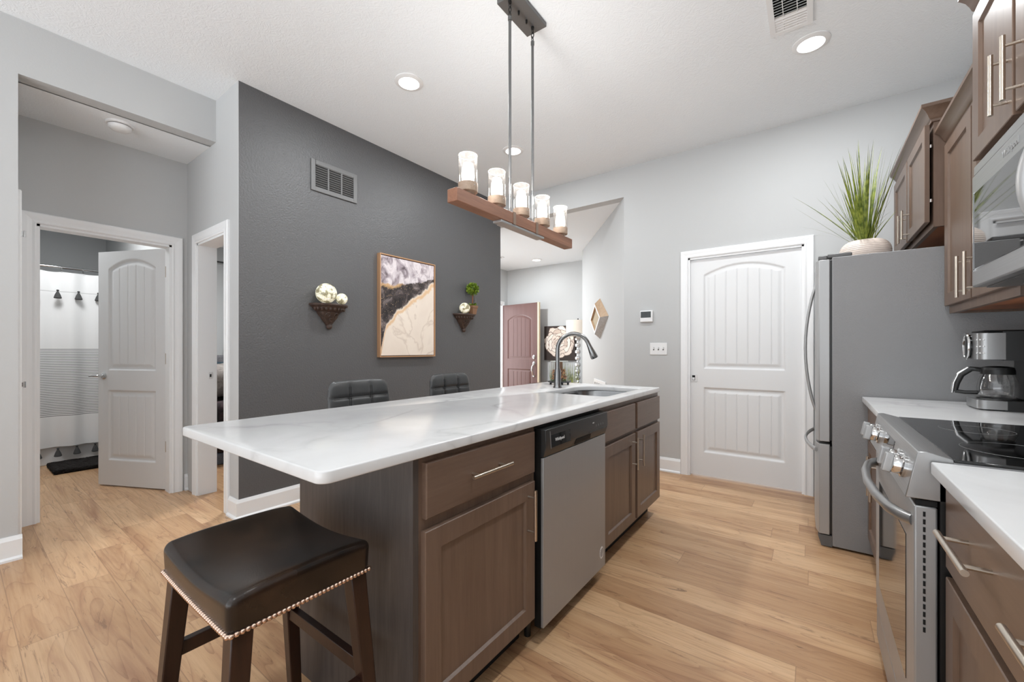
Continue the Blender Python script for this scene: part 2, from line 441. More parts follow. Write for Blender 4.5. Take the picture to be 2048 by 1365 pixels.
# far wall (pantry door) and header over the entry opening
struct('wall_far', MB().box(-1.571, 4.125, 0, -.945, 4.245, CZ).box(-.945, 4.125, 2.045, -.052, 4.245, CZ).box(-.052, 4.125, 0, 1.0, 4.245, CZ).box(-3.3585, 4.125, EZ, -1.571, 4.245, CZ), M['wall'], 'light grey far wall around the pantry door with thermostat')
struct('wall_right', MB().box(.88, -2.7, 0, 1.0, 4.125, CZ), M['wall'], 'light grey kitchen wall behind the range and refrigerator')
# angled entry wall
A = Vector((-1.571, 4.125, 0)); B = Vector((-2.96, 5.97, 0)); WD = (B-A).normalized(); WN = Vector((-WD.y, WD.x, 0))
if WN.x > 0: WN = -WN                                     # normal facing the camera side
def onwall(s, z, d=0): return tuple(A+WD*s+WN*d+Vector((0, 0, z)))
wl = (B-A).length
ang = MB().rings([[onwall(0, 0), onwall(wl, 0), onwall(wl, 0, -.12), onwall(0, 0, -.12)], [onwall(0, EZ), onwall(wl, EZ), onwall(wl, EZ, -.12), onwall(0, EZ, -.12)]])
ang.box(-2.96, 5.97, 0, -2.84, 6.75, EZ)
struct('wall_entry_angled', ang, M['wall'], 'bright angled wall of the entry carrying the diamond shadow box')
struct('wall_entry_back', MB().box(-5.1, 6.63, 0, -2.9, 6.75, EZ), M['wall'], 'grey back wall of the entry behind the floral canvas')
struct('wall_entry_left', MB().box(-5.06, 4.2, 0, -4.94, 5.5, EZ).box(-5.06, 5.5, 2.06, -4.94, 6.45, EZ).box(-5.06, 6.45, 0, -4.94, 6.75, EZ), M['wall'], 'light grey left wall of the entry with the front doorway')
struct('wall_bedroom_far', MB().box(-7.4, 4.075, 0, -3.3585, 4.195, 2.84), M['wall'], 'wall between bedroom and entry')
struct('wall_bedroom_left', MB().box(-7.4, 1.32, 0, -7.28, 4.075, 2.74), M['wall'], 'bedroom wall behind the headboard')
struct('wall_bathroom_back', MB().box(-7.4, -.5, 0, -7.28, 1.2, 2.74), M['wall'], 'bathroom wall behind the shower curtain')
struct('wall_bathroom_left', MB().box(-7.4, -.62, 0, -4.273, -.5, 2.84), M['wall'], 'bathroom side wall')

# baseboards
def base_prof(mb, p0, p1, nrm, h=.135, t=.016):
    p0 = Vector(p0); p1 = Vector(p1); n = Vector(nrm)
    pr = [(0, 0), (t+.012, 0), (t+.012, .012), (t, .022), (t, h-.022), (t*.55, h-.006), (t*.4, h), (0, h)]
    mb.rings([[p+n*a+Vector((0, 0, b)) for a, b in pr] for p in (p0, p1)])
    return mb
struct('baseboard_left', base_prof(MB(), (-3.64, -2.7, 0), (-3.64, .255, 0), (1, 0, 0)), M['trim'], 'white baseboard along the left wall')
bb = MB(); _p = [(0, 0), (.028, 0), (.028, .012), (.016, .022), (.016, .113), (.009, .129), (.0065, .135), (0, .135)]
bb.rings([[(-3.375, 1.2-a, b) for a, b in _p], [(-3.238+a, 1.2-a, b) for a, b in _p], [(-3.238+a, 4.2, b) for a, b in _p]])
struct('baseboard_accent', bb, M['trim'], 'white baseboard along the charcoal wall')
struct('baseboard_far', base_prof(MB(), (-1.571, 4.125, 0), (-1.012, 4.125, 0), (0, -1, 0)), M['trim'], 'white baseboard left of the pantry door')
struct('baseboard_hall', base_prof(MB(), (-4.273, 1.178, 0), (-4.273, 1.2, 0), (1, 0, 0)), M['trim'], 'short white baseboard in the alcove corner')

# door casings: profile swept around an opening (a = along wall, b = height, c = out of wall)
def casing(T, a0, a1, h, w=.066, t=.018, mb=None, jamb=.11):
    mb = mb or MB()
    pr = [(0, 0), (0, .010), (.008, .014), (.02, .011), (.032, .013), (.044, t-.002), (w-.006, t), (w, t*.7), (w, 0)]   # from inner edge outwards
    def path(o, c): return [T(a0-o, 0, c), T(a0-o, h+o, c), T(a1+o, h+o, c), T(a1+o, 0, c)]
    cols = [path(o, c) for o, c in pr]
    rings = [[cols[k][i] for k in range(len(pr))] for i in range(4)]
    mb.rings(rings)
    if jamb:                                                # jamb lining inside the opening
        for x0, x1, z0, z1 in ((a0-.001, a0+.016, 0, h), (a1-.016, a1+.001, 0, h), (a0, a1, h-.016, h+.001)):
            mb.box(x0, z0, -jamb, x1, z1, .001, T=T)
    return mb
TF = lambda a, b, c: (a, 4.125-c, b)                      # far wall, faces -Y
TB = lambda a, b, c: (-4.273+c, a, b)                     # bathroom wall, faces +X
TR_ = lambda a, b, c: (a, 1.2-c, b)                       # bedroom wall, faces -Y
TL = lambda a, b, c: (a, .24+c, b)                        # alcove left side, faces +Y
struct('trim_1', casing(TF, -.945, -.052, 2.045), M['trim'], 'white casing around the pantry door')
struct('trim_2', casing(TB, .362, 1.096, 2.045, .072), M['trim'], 'white casing around the bathroom doorway')
struct('trim_3', casing(TR_, -4.03, -3.462, 2.045, .075, jamb=.13), M['trim'], 'white casing around the narrow bedroom doorway')
struct('trim_4', casing(TL, -4.205, -3.765, 2.045, .066, jamb=0), M['trim'], 'white casing of the alcove side door seen edge-on')

# panelled doors: height-field faces with arched top panel and bead grooves
def door_slab(T, w, h, t, p_in=.115, mb=None, z=(.22, .82, .995, 1.865, 1.945), groove=.088, step=.0075, both=False):
    mb = mb or MB()
    z0, z1, z2, z3, z4 = z
    def arch(a): u = (a-w/2)/(w/2-p_in); return z3+(z4-z3)*(1-u*u)
    def prof(d, a):
        if d <= 0: return 0
        if d < .004: return -.004*d/.004
        if d < .010: return -.004-.007*(d-.004)/.006
        if d < .026: return -.011
        if d < .050: return -.011+.008*(d-.026)/.024
        g = abs((a-w/2)/groove-.5-round((a-w/2)/groove-.5))*groove
        return -.003-(.0045*(1-g/.004) if g < .004 else 0)
    def depth(a, b):
        x = min(a-p_in, w-p_in-a)
        return prof(min(x, b-z0, z1-b), a)+prof(min(x, b-z2, arch(a)-b), a)
    def ticks(L, keys):
        t = [L*k/int(L/step) for k in range(int(L/step)+1)]
        ks = sorted(k for k in keys if 0 < k < L)
        t = [x for x in t if x in (t[0], t[-1]) or all(abs(x-k) > .0028 for k in ks)]+ks
        return sorted(set(t))
    offs = (0, .004, .010, .026, .050)
    ka = [p_in+o for o in offs]+[w-p_in-o for o in offs]
    kk = int(w/groove)+2
    for k in range(-kk, kk): 
        gcen = w/2+(k+.5)*groove
        if p_in+.055 < gcen < w-p_in-.055: ka += [gcen-.004, gcen, gcen+.004]
    kb = [z0+o for o in offs]+[z1-o for o in offs]+[z2+o for o in offs]
    tA, tB = ticks(w, ka), ticks(h, kb); na, nb = len(tA)-1, len(tB)-1
    for side in ((0, 1) if both else (0,)):
        vs = []; fs = []
        for j in range(nb+1):
            for i in range(na+1):
                a = tA[i]; b = tB[j]; c = depth(a, b) if 0 < i < na and 0 < j < nb else 0
                vs.append(T(a, b, c if side == 0 else -t-c))
        for j in range(nb):
            for i in range(na):
                q = j*(na+1)+i; fs.append((q, q+1, q+na+2, q+na+1) if side == 0 else (q, q+na+1, q+na+2, q+1))
        mb.add(vs, fs)
    if both: e = [(0, 0), (w, 0), (w, h), (0, h)]; mb.add([T(a, b, c) for c in (0, -t) for a, b in e], [(0, 1, 5, 4), (1, 2, 6, 5), (2, 3, 7, 6), (3, 0, 4, 7)])
    else: e = [(0, 0), (w, 0), (w, h), (0, h)]; mb.add([T(a, b, c) for c in (0, -t) for a, b in e], [(0, 1, 5, 4), (1, 2, 6, 5), (2, 3, 7, 6), (3, 0, 4, 7), (4, 5, 6, 7)])
    return mb
# pantry door (pocket door set back in its frame)
d1 = thing('door_1', 'closed white arched two-panel pantry door in the far wall', None, (-.5, 4.15, 0), kind='structure')
obj('door_slab', door_slab(lambda a, b, c: (-.929+a, 4.150-c, .012+b), .861, 2.012, .035), M['door'], d1, smooth=50)
lk = MB().prism(rrect(-.028, -.034, .028, .034, .004), 0, .005, lambda a, b, c: (-.899+a, 4.150-c, .917+b))
obj('latch_plate', lk, M['plate'], d1, bevel=.001)
obj('latch_recess', MB().box(-.914, 4.143, .897, -.888, 4.1445, .942), M['void'], d1)
obj('latch_thumb', MB().box(-.911, 4.139, .90, -.891, 4.143, .922), M['plate'], d1, bevel=.001)

# bathroom door, swung open
ba = R(65); HX, HY = -4.372, 1.086
bdir = Vector((-math.sin(ba), -math.cos(ba), 0)); bnor = Vector((math.cos(ba), -math.sin(ba), 0))   # normal facing the hall
d2 = thing('door_2', 'white arched two-panel bathroom door standing open', None, (HX, HY, 0), kind='structure')
TBD = lambda a, b, c: tuple(Vector((HX, HY, .012+b))+bdir*a+bnor*c)
obj('door_slab', door_slab(TBD, .722, 2.02, .035, .11, both=True), M['door'], d2, smooth=50)
for zz in (1.834, 1.107, .372):
    hg = MB().box(-.036, -.045, -.036, -.002, .045, -.034, T=lambda a, b, c: TBD(a*0+.0, zz+b-.012, 0))
    hg = MB(); hg.cyl(tuple(Vector((HX, HY, zz-.045))+bnor*.006-bdir*.006), tuple(Vector((HX, HY, zz+.045))+bnor*.006-bdir*.006), .007, 10)
    hg.box(-.004, -.045, -.034, 0.001, .045, .004, T=lambda a, b, c: TBD(a, zz-.012+b, c))
    obj('hinge', hg, M['nickel'], d2)
kn = MB(); kc = lambda a, b, c: TBD(.722-.062, .945, 0)
def knob_T(x, y, z): return tuple(Vector(TBD(.722-.062, .945, 0))+bnor*z+bdir*x+Vector((0, 0, y)))
kn.lathe([(.0, 0), (.031, 0), (.031, .006), (.024, .011), (.011, .014), (.010, .034)], T=knob_T, seg=24)
kn.tube([knob_T(0, 0, .034), knob_T(-.02, 0, .05), knob_T(-.05, -.004, .054), knob_T(.03, .002, .05)][:1]+[knob_T(.0, 0, .045), knob_T(.02, .002, .052), knob_T(.05, .004, .054), knob_T(.085, -.002, .052)], [.010, .011, .010, .008, .006], 12)
obj('door_handle', kn, M['chrome'], d2)

# strike plate on the bedroom jamb and hinges on the alcove side door
st = thing('door_3', 'white alcove side door seen edge-on with chrome hinges', None, (-3.98, .235, 0), kind='structure')
obj('door_slab', MB().box(-4.20, .20, .012, -3.77, .2375, 2.04), M['door'], st)
obj('door_edge', MB().box(-4.20, .2405, .012, -3.77, .2445, 2.04), M['door'], st)
for zz in (1.866, .979):
    obj('hinge', MB().cyl((-3.752, .272, zz-.018), (-3.752, .272, zz+.018), .006, 10).box(-3.77, .2445, zz-.012, -3.752, .268, zz+.012), M['chrome'], st)
sp = obj('trim_5', MB().prism(rrect(-.0125, -.028, .0125, .028, .003), 0, .003, lambda a, b, c: (-4.0135+c, 1.285+a, .97+b)).box(-4.0110, 1.278, .958, -4.0098, 1.290, .982, 1), [M['plate'], M['void']], origin=(0, 0, 0))
tag(sp, 'chrome strike plate on the bedroom door jamb', kind='structure')

# burgundy front door, open into the entry
F0 = Vector((-4.93, 6.462, 0)); F1 = Vector((-4.058, 6.366, 0)); fd = (F1-F0).normalized(); fn = Vector((fd.y, -fd.x, 0))
d4 = thing('door_4', 'burgundy brown arched panel front door standing open in the entry', None, tuple(F0), kind='structure')
TFD = lambda a, b, c: tuple(F0+fd*a+fn*c+Vector((0, 0, .012+b)))
obj('door_slab', door_slab(TFD, .872, 2.035, .04, .135, z=(.25, .80, .99, 1.74, 1.835), groove=.1), M['mahogany'], d4, smooth=50)
obj('door_edge', MB().box(.872, 0, -.045, .905, 2.035, -.002, T=TFD), mat('cream_door_edge', rgb(214, 198, 170), .5), d4)
fh = MB(); fT = lambda x, y, z: tuple(F0+fd*(.872-.075+x)+fn*z+Vector((0, 0, .93+y)))
for y0 in (.115, -.005): fh.lathe([(0, 0), (.032, 0), (.03, .008), (.014, .012), (.012, .02), (0, .021)], T=lambda x, y, z, y0=y0: fT(x, y0+y*1.25, z), seg=20)
fh.lathe([(0, 0), (.022, 0), (.02, .012), (0, .016)], T=lambda x, y, z: fT(x, -.235+y, z), seg=16)
fh.tube([fT(0, -.02, .012), fT(-.01, -.06, .05), fT(-.012, -.12, .058), fT(-.004, -.18, .045), fT(0, -.235, .012)], [.011, .012, .012, .010, .008], 10)
obj('handle_set', fh, M['chrome'], d4)
struct('trim_6', casing(lambda a, b, c: (-4.94+c, a, b), 5.5, 6.45, 2.06), M['trim'], 'white casing around the front doorway')

# ------------------------------------------------------------------ small fixed fittings
def recessed(loc, label, power, r=.098):
    x, y, z = loc
    t = thing('recessed_light', label, 'ceiling light', loc, 'recessed ceiling lights')
    obj('trim_ring', MB().lathe([(r*.72, -.012), (r*.8, -.012), (r, -.004), (r, 0), (r*.72, 0)], loc, 40, cap=False), M['plastic'], t)
    obj('lens', MB().lathe([(0.0001, -.010), (r*.73, -.010), (r*.73, -.002), (.0001, -.002)], loc, 32), M['lens'], t)
    if power: area('can_lamp', (x, y, z-.016), (0, 0, 0), r*1.3, r*1.3, power, LAMP_COL, 'DISK')
    return t
recessed((-2.29, 1.915, CZ), 'lit recessed ceiling light nearest the charcoal wall vent', CAN_POWER)
recessed((-.005, 3.12, CZ), 'lit recessed ceiling light beside the ceiling vent', CAN_POWER*1.2)
recessed((-2.28, 3.15, CZ), 'lit recessed ceiling light seen behind the chandelier rods', CAN_POWER)
recessed((-3.91, 6.10, EZ), 'lit recessed light on the lower entry ceiling above the front door', 2.2)
area('fill_lamp_entry', (-4.2, 4.9, EZ-.02), (0, 0, 0), .13, .13, 46, LAMP_COL, 'DISK')  # hidden fill added to brighten the angled entry wall, no fixture there
area('front_door_daylight', (-5.3, 5.95, 1.2), (0, -PI/2, 0), 1.9, .9, 13, (.95, .98, 1))
area('can_lamp_aisle', (-.005, 1.25, CZ-.02), (0, 0, 0), .13, .13, CAN_POWER*.9, LAMP_COL, 'DISK')
area('fill_lamp_behind', (-.005, -.6, CZ-.02), (0, 0, 0), .13, .13, CAN_POWER, LAMP_COL, 'DISK')  # unseen fill light added behind the camera, without a fixture

# ceiling vent
t = thing('ceiling_vent', 'white louvred vent on the kitchen ceiling', 'vent', (-.09, 2.74, CZ))
x0, x1, y0, y1 = -.2, .005, 2.545, 2.915
fr = MB()
for a in ((x0, y0, x0+.028, y1), (x1-.028, y0, x1, y1), (x0+.028, y0, x1-.028, y0+.028), (x0+.028, y1-.028, x1-.028, y1)): fr.box(a[0], a[1], CZ-.012, a[2], a[3], CZ)
obj('frame', fr, M['plastic'], t)
sl = MB()
for k in range(15):
    y = y0+.036+k*.0215; sl.box(x0+.026, -.009, -.001, x1-.026, .009, .001, T=lambda a, b, c, y=y: (a, y+b*.75, CZ-.007+c+(b*.6 if y < 2.76 else -b*.6)))
for x in (-.13, -.065): sl.box(x-.002, y0+.03, CZ-.009, x+.002, y1-.03, CZ-.004)
obj('louvre', sl, M['plastic'], t)
obj('duct_backing', MB().box(x0+.02, y0+.02, CZ-.0015, x1-.02, y1-.02, CZ-.0005), M['void'], t)
# entry ceiling vent (sliver beside the charcoal wall)
t = thing('ceiling_vent', 'small white vent on the entry ceiling by the charcoal wall edge', 'vent', (-4.3, 5.55, EZ))
fr = MB(); fr.box(-4.6, 5.42, EZ-.01, -4.25, 5.62, EZ)
obj('frame', fr, M['plastic'], t, bevel=.003); sl = MB()
for k in range(6): sl.box(-4.57, 5.45+k*.026, EZ-.0125, -4.28, 5.46+k*.026, EZ-.01)
obj('louvre', sl, M['grey_plastic'], t)

# return vent on charcoal wall
t = thing('wall_vent', 'grey painted return air vent high on the charcoal wall', 'vent', (-3.238, 1.92, 2.59))
TV = lambda a, b, c: (-3.238+c, 1.713+a, 2.465+b)
vw, vh = .411, .25
gp = mat('vent_grey_paint', rgb(112), .42)
fr = MB()
cells = [(.035, .14), (.153, .258), (.271, .376)]
fr.box(0, 0, 0, .035, vh, .012, T=TV).box(.376, 0, 0, vw, vh, .012, T=TV).box(.035, 0, 0, .376, .035, .012, T=TV).box(.035, vh-.035, 0, .376, vh, .012, T=TV)
fr.box(.14, .035, 0, .153, vh-.035, .011, T=TV).box(.258, .035, 0, .271, vh-.035, .011, T=TV)
obj('frame', fr, gp, t, bevel=.002)
sl = MB()
for a0, a1 in cells:
    for k in range(10):
        b = .043+k*.0182; sl.add([TV(a, bb, c) for a in (a0, a1) for bb, c in ((b+.009, .0105), (b+.002, .003), (b+.001, .0042), (b+.0075, .0115))], [(0, 1, 2, 3), (7, 6, 5, 4), (0, 4, 5, 1), (2, 6, 7, 3), (1, 5, 6, 2), (0, 3, 7, 4)])
obj('louvre', sl, gp, t)
obj('duct_backing', MB().box(.033, .033, .0003, .378, vh-.033, .0012, T=TV), M['void'], t)

# smoke alarm
t = thing('smoke_alarm', 'round white smoke alarm under the hall soffit', 'smoke alarm', (-3.885, .71, SZ))
obj('base', MB().lathe([(.0, 0), (.075, 0), (.075, -.010), (.07, -.014), (0, -.014)], (-3.885, .71, SZ), 36), M['plastic'], t)
obj('cover', MB().lathe([(0, -.018), (.062, -.018), (.06, -.034), (.05, -.044), (.03, -.05), (.0001, -.051)], (-3.885, .71, SZ), 36), M['plastic'], t)
obj('vent_gap', MB().lathe([(0, -.0135), (.058, -.0135), (.058, -.0185), (0, -.0185)], (-3.885, .71, SZ), 36), M['void'], t)

# thermostat, light switch, outlet plate
t = thing('thermostat', 'white thermostat with a dark display reading 73 left of the pantry door', 'thermostat', (-1.335, 4.125, 1.5))
obj('case', MB().box(-1.398, 4.1, 1.458, -1.272, 4.125, 1.572), M['plastic'], t, bevel=.006)
obj('screen', MB().box(-1.388, 4.0985, 1.502, -1.288, 4.1005, 1.562), mat('dark_lcd', rgb(62, 66, 66), .2), t)
obj('reading', text_mesh('73', .036, lambda x, y, z: (-1.338+x, 4.098-z, 1.535+y)), mat('lcd_digit', rgb(16, 18, 18), .3), t, smooth=0)
t = thing('light_switch', 'white three-toggle light switch plate left of the pantry door', 'light switch', (-1.22, 4.125, 1.19))
obj('cover_plate', MB().box(-1.303, 4.1185, 1.132, -1.137, 4.125, 1.250), M['plastic'], t, bevel=.003)
for k in (-1, 0, 1):
    x = -1.22+k*.046
    obj('toggle', MB().box(x-.005, 4.107, 1.189, x+.005, 4.1185, 1.205), M['plastic'], t, bevel=.001)
    obj('toggle_slot', MB().box(x-.0065, 4.1178, 1.177, x+.0065, 4.1184, 1.207), M['grey_plastic'], t)
t = thing('outlet_plate', 'white multi-socket wall plate low on the angled entry wall', 'outlet', onwall(1.07, .735))
TO = lambda a, b, c: onwall(a, b, c)
obj('cover_plate', MB().box(.76, .66, 0, 1.40, .785, .012, T=TO), M['plastic'], t, bevel=.003)
for k in range(5):
    a = 1.33-k*.115
    obj('socket', MB().box(a-.03, .705, .012, a-.012, .745, .0128, T=TO).box(a+.008, .705, .012, a+.026, .745, .0128, T=TO), M['void'], t)

# diamond shadow box on the angled wall
t = thing('shadow_box', 'light wood diamond-shaped shadow box on the angled entry wall', 'wall decor', onwall(1.08, 1.58))
bc, bz = 1.08, 1.585; bw, bh = .45, .262
def dia(s, z, w, h, d): return [onwall(s, z+h, d), onwall(s-w, z, d), onwall(s, z-h, d), onwall(s+w, z, d)]
fs_, fz, fw, fhh, fdp = 1.06, 1.578, .30, .195, .075
inn = .82
rim_o = dia(fs_, fz, fw, fhh, fdp); rim_i = dia(fs_, fz, fw*inn, fhh*inn, fdp); bk = dia(bc, bz, bw, bh, 0.001); inb = dia(bc-.012, bz, fw*inn*.95, fhh*inn*.95, .050)
fm = MB()
for i, mi in ((0, 0), (1, 1), (2, 0), (3, 0)):
    j = (i+1) % 4
    fm.add([bk[i], bk[j], rim_o[j], rim_o[i]], [(0, 1, 2, 3)], mi)
    fm.add([rim_o[i], rim_o[j], rim_i[j], rim_i[i]], [(0, 1, 2, 3)], 2)
    fm.add([rim_i[i], rim_i[j], inb[j], inb[i]], [(0, 1, 2, 3)], 0)
obj('frame', fm, [M['light_wood'], M['whitewash'], M['trim']], t, smooth=0)
obj('backing', MB().add(inb, [(0, 1, 2, 3)]), mat('tan_backing', rgb(176, 160, 132), .6), t, smooth=0)

# ------------------------------------------------------------------ pulls, cabinet fronts
def pull(p0, p1, nrm, r=.0062, so=.032, inset=.16):
    p0, p1, n = Vector(p0), Vector(p1), Vector(nrm)
    mb = MB(); mb.tube([p0+n*so, p1+n*so], r, 14)
    for f in (inset, 1-inset):
        q = p0.lerp(p1, f); mb.tube([q-n*.0005, q+n*so], r*.72, 10)
    return mb
def shaker(T, a0, b0, a1, b1, t=.02, rail=.062, rec=.009):
    """frame-and-panel door front as one closed mesh; T(a,b,c), c outwards from the back"""
    mb = MB(); bev = .006
    def rect(i, c): return [T(a0+i, b0+i, c), T(a1-i, b0+i, c), T(a1-i, b1-i, c), T(a0+i, b1-i, c)]
    return mb.rings([rect(0, 0), rect(0, t-.002), rect(.002, t), rect(rail, t), rect(rail+bev, t-rec), ])
def slabf(T, a0, b0, a1, b1, t=.02):
    mb = MB()
    def rect(i, c): return [T(a0+i, b0+i, c), T(a1-i, b0+i, c), T(a1-i, b1-i, c), T(a0+i, b1-i, c)]
    return mb.rings([rect(0, 0), rect(0, t-.003), rect(.003, t)])
EX = lambda x0: (lambda a, b, c: (x0+c, a, b))           # facing +X (island)
WX = lambda x0: (lambda a, b, c: (x0-c, a, b))           # facing -X (right run)

# ------------------------------------------------------------------ island
IX = -.903                                                 # face frame plane
def carcass(mb, x0, x1, y0, y1, z0=.105, z1=.885): return mb.box(x0, y0, z0, x1, y1, z1)
c = thing('base_cabinet', 'brown island cabinet with one drawer over one door, nearest the bar stool', 'cabinet', (-1.2, 1.07, 0))
obj('body', carcass(MB(), -1.50, IX, .785, 1.388), M['cab'], c)
obj('end_panel', MB().box(-1.525, .767, 0, -.93, .785, .885).box(-.93, .767, 0, IX+.002, .787, .885), M['panel'], c, label='dark brown laminate end panel')
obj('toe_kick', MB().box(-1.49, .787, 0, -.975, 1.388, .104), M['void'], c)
dr = obj('drawer', slabf(EX(IX), .801, .702, 1.367, .863), M['cab_h'], c)
obj('handle', pull((-.883, .964, .787), (-.883, 1.171, .787), (1, 0, 0), so=.034), M['nickel'], dr)
do = obj('door', shaker(EX(IX), .797, .125, 1.367, .668), M['cab'], c)
obj('handle', pull((-.883, 1.318, .458), (-.883, 1.318, .650), (1, 0, 0), so=.034), M['nickel'], do)
bpl = thing('back_panel', 'dark brown panel closing the stool side of the island', 'panel', (-1.53, 1.9, 0))
obj('board', MB().box(-1.525, .787, 0, -1.503, 3.03, .884), M['panel'], bpl)

c = thing('sink_cabinet', 'brown two-door island cabinet under the sink', 'cabinet', (-1.2, 2.53, 0))
obj('body', MB().box(-1.5, 2.012, .105, IX, 3.03, .64).box(-.945, 2.012, .64, IX, 3.03, .885).box(-1.5, 2.012, .64, -1.45, 3.03, .885).box(-1.45, 2.012, .64, -.945, 2.03, .885).box(-1.45, 3.012, .64, -.945, 3.03, .885), M['cab'], c)
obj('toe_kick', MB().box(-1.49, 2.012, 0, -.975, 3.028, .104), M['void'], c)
for a0, a1 in ((2.03, 2.511), (2.547, 3.014)):
    obj('drawer_front', slabf(EX(IX), a0, .69, a1, .853), M['cab_h'], c)
    dd = obj('door', shaker(EX(IX), a0, .128, a1, .668), M['cab'], c)
    yy = a1-.052 if a0 < 2.2 else a0+.022
    obj('handle', pull((-.883, yy, .459), (-.883, yy, .652), (1, 0, 0), so=.034), M['nickel'], dd)

# dishwasher
t = thing('dishwasher', 'stainless steel dishwasher set into the island with dark control panel', 'dishwasher', (-1.2, 1.7, 0))
DX = -.863
obj('tub', MB().box(-1.49, 1.393, .10, -.905, 2.008, .872), M['black_plastic'], t)
obj('door_side', MB().box(-.905, 1.397, .07, DX-.012, 2.004, .868), M['black_plastic'], t)
obj('door_panel', MB().box(DX-.012, 1.397, .075, DX, 2.004, .752), M['steel'], t, bevel=.002)
pan = MB()
pr = [(DX-.012, .755), (DX+.0, .755), (DX+.014, .80), (DX+.010, .866), (DX-.012, .866)]
pan.rings([[(x, y, z) for x, z in pr] for y in (1.397, 2.004)])
dp = obj('control_panel', pan, mat('dark_grey_control_panel', rgb(58), .3, .3), t, bevel=.002)
TD = lambda a, b, c: (DX+.0135-.0045*(b-.80)/.066+c, a, b)
obj('logo_plate', MB().box(1.435, .79, -.001, 1.60, .853, .0008, T=TD), M['black_glass'], dp)
obj('plate_edge', MB().box(1.428, .786, -.001, 1.434, .856, .0014, T=TD), M['chrome'], dp)
obj('logo', text_mesh('Whirlpool', .0185, lambda x, y, z: TD(1.507+x, .816+y, .0012+z), .0003), M['plastic'], dp, smooth=0)
obj('button_panel', MB().box(1.79, .79, -.001, 1.985, .85, .0004, T=TD), mat('control_strip', rgb(48), .25), dp)
for k in range(4):
    obj('button', MB().lathe([(.0, 0), (.007, 0), (.006, .0012), (0, .0014)], T=lambda x, y, z, k=k: TD(1.865+k*.026+x, .815+y, z), seg=12), M['grey_plastic'], dp)
obj('button_lettering', text_mesh('start', .010, lambda x, y, z: TD(1.835+x, .833+y, .0008+z), .0002), M['plastic'], dp, smooth=0)
grip = MB().prism([(1.655, .760), (1.815, .760), (1.808, .784), (1.662, .784)], 0, .0012, lambda a, b, c: (DX+.0014+(b-.755)*.311+c, a, b))
obj('grip_recess', grip, M['void'], dp)
bd = obj('energy_badge', MB().lathe([(.0, 0), (.03, 0), (.03, .0008), (0, .0008)], T=lambda x, y, z: (DX+z, 1.957+x*.72, .155+y), seg=24), M['plastic'], t)
for k in range(5): 
    w = (.02, .026, .027, .024, .016)[k]
    obj('badge_line', MB().box(-w*.66, -.0022, .0008, w*.66, .0022, .0011, T=lambda a, b, c, k=k: (DX+c, 1.957+a, .155+.016-k*.008+b+a*.2)), M['grey_plastic'], bd)
for y in (1.42, 1.98): obj('foot', MB().cyl((-.955, y, 0), (-.955, y, .1), .014, 10), M['black_plastic'], t)

# island countertop with sink cut-out
outer = rrect(-1.795, .484, -.872, 3.0, .03, 8)
HX0, HX1, HY0, HY1 = -1.378, -.955, 2.225, 2.825
hole = rrect(HX0, HY0, HX1, HY1, [.035, .16, .05, .035], 10)
ct = obj('island_countertop', slab_with_hole(outer, [hole], .885, .915, .004), M['quartz'])
tag(ct, 'white veined quartz countertop on the island with sink cut-out', 'countertop')
# sink
t = thing('sink', 'stainless steel double-bowl sink set under the island countertop', 'sink', (-1.17, 2.525, .66))
def bowl(y0, y1, zb, rr):
    mb = MB(); out = []
    for ins, z in ((-.004, .884), (.0, .87), (.004, zb+.03), (.03, zb)):
        out.append([(x, y, z) for x, y in rrect(HX0+ins-.006, y0+ins, HX1-ins+.006, y1-ins, [min(k, (y1-y0)/2.2) for k in rr], 8)])
    mb.rings(out, cap=False); n = len(out[0]); mb.add(out[-1], [tuple(range(n))]); return mb
sk = M['sink_steel'] = mat('sink_steel', rgb(150), .25, 1)
for y0, y1 in ((HY0-.004, 2.445), (2.475, HY1+.004)):
    b = obj('bowl', bowl(y0, y1, .70, [.04, .14 if y0 > 2.4 else .05, .05, .04]), sk, t, smooth=50)
    obj('drain', MB().lathe([(.0001, 0), (.045, 0), (.045, .003), (.0001, .004)], (-1.17, (y0+y1)/2, .701), 24), M['chrome'], b)
obj('divider', MB().box(HX0-.004, 2.446, .80, HX1+.004, 2.474, .868), sk, t, bevel=.01)
# faucet
t = thing('kitchen_faucet', 'brushed steel gooseneck kitchen faucet behind the island sink', 'faucet', (-1.452, 2.54, .915))
fx, fy = -1.452, 2.54
obj('base', MB().lathe([(.0, 0), (.031, 0), (.031, .006), (.026, .014), (.0255, .05), (.023, .10), (.019, .135), (0, .135)], (fx, fy, .915), 28), M['faucet'], t)
pts = []; rr_ = []
fdir = Vector((.83, .55, 0)).normalized()
def fp(a, z): return tuple(Vector((fx, fy, z))+fdir*a)
path = [(0, 1.05), (0, 1.10), (0, 1.15)]
cR = .112
for k in range(0, 15): 
    th = PI-k*(PI*.90)/14
    path.append((cR+cR*math.cos(th), 1.185+cR*math.sin(th)))
obj('spout', MB().tube([fp(a, z) for a, z in path], .0145, 18), M['faucet'], t)
ea, ez = path[-1]; pa, pz = path[-2]; dv = Vector((ea-pa, ez-pz)).normalized()
hp = [(ea+dv.x*s, ez+dv.y*s) for s in (-.004, .02, .06, .098, .104)]
sh = obj('spray_head', MB().tube([fp(a, z) for a, z in hp], [.0150, .0170, .0225, .0265, .0235], 22), M['faucet'], t)
e2 = [(ea+dv.x*s, ez+dv.y*s) for s in (.1042, .1052)]
obj('nozzle', MB().tube([fp(a, z) for a, z in e2], [.021, .021], 18), M['black_plastic'], sh)
obj('lever', MB().tube([(fx, fy+.02, .99), (fx-.005, fy+.045, 1.0), (fx-.02, fy+.075, 1.03)], [.009, .008, .006], 12), M['faucet'], t)

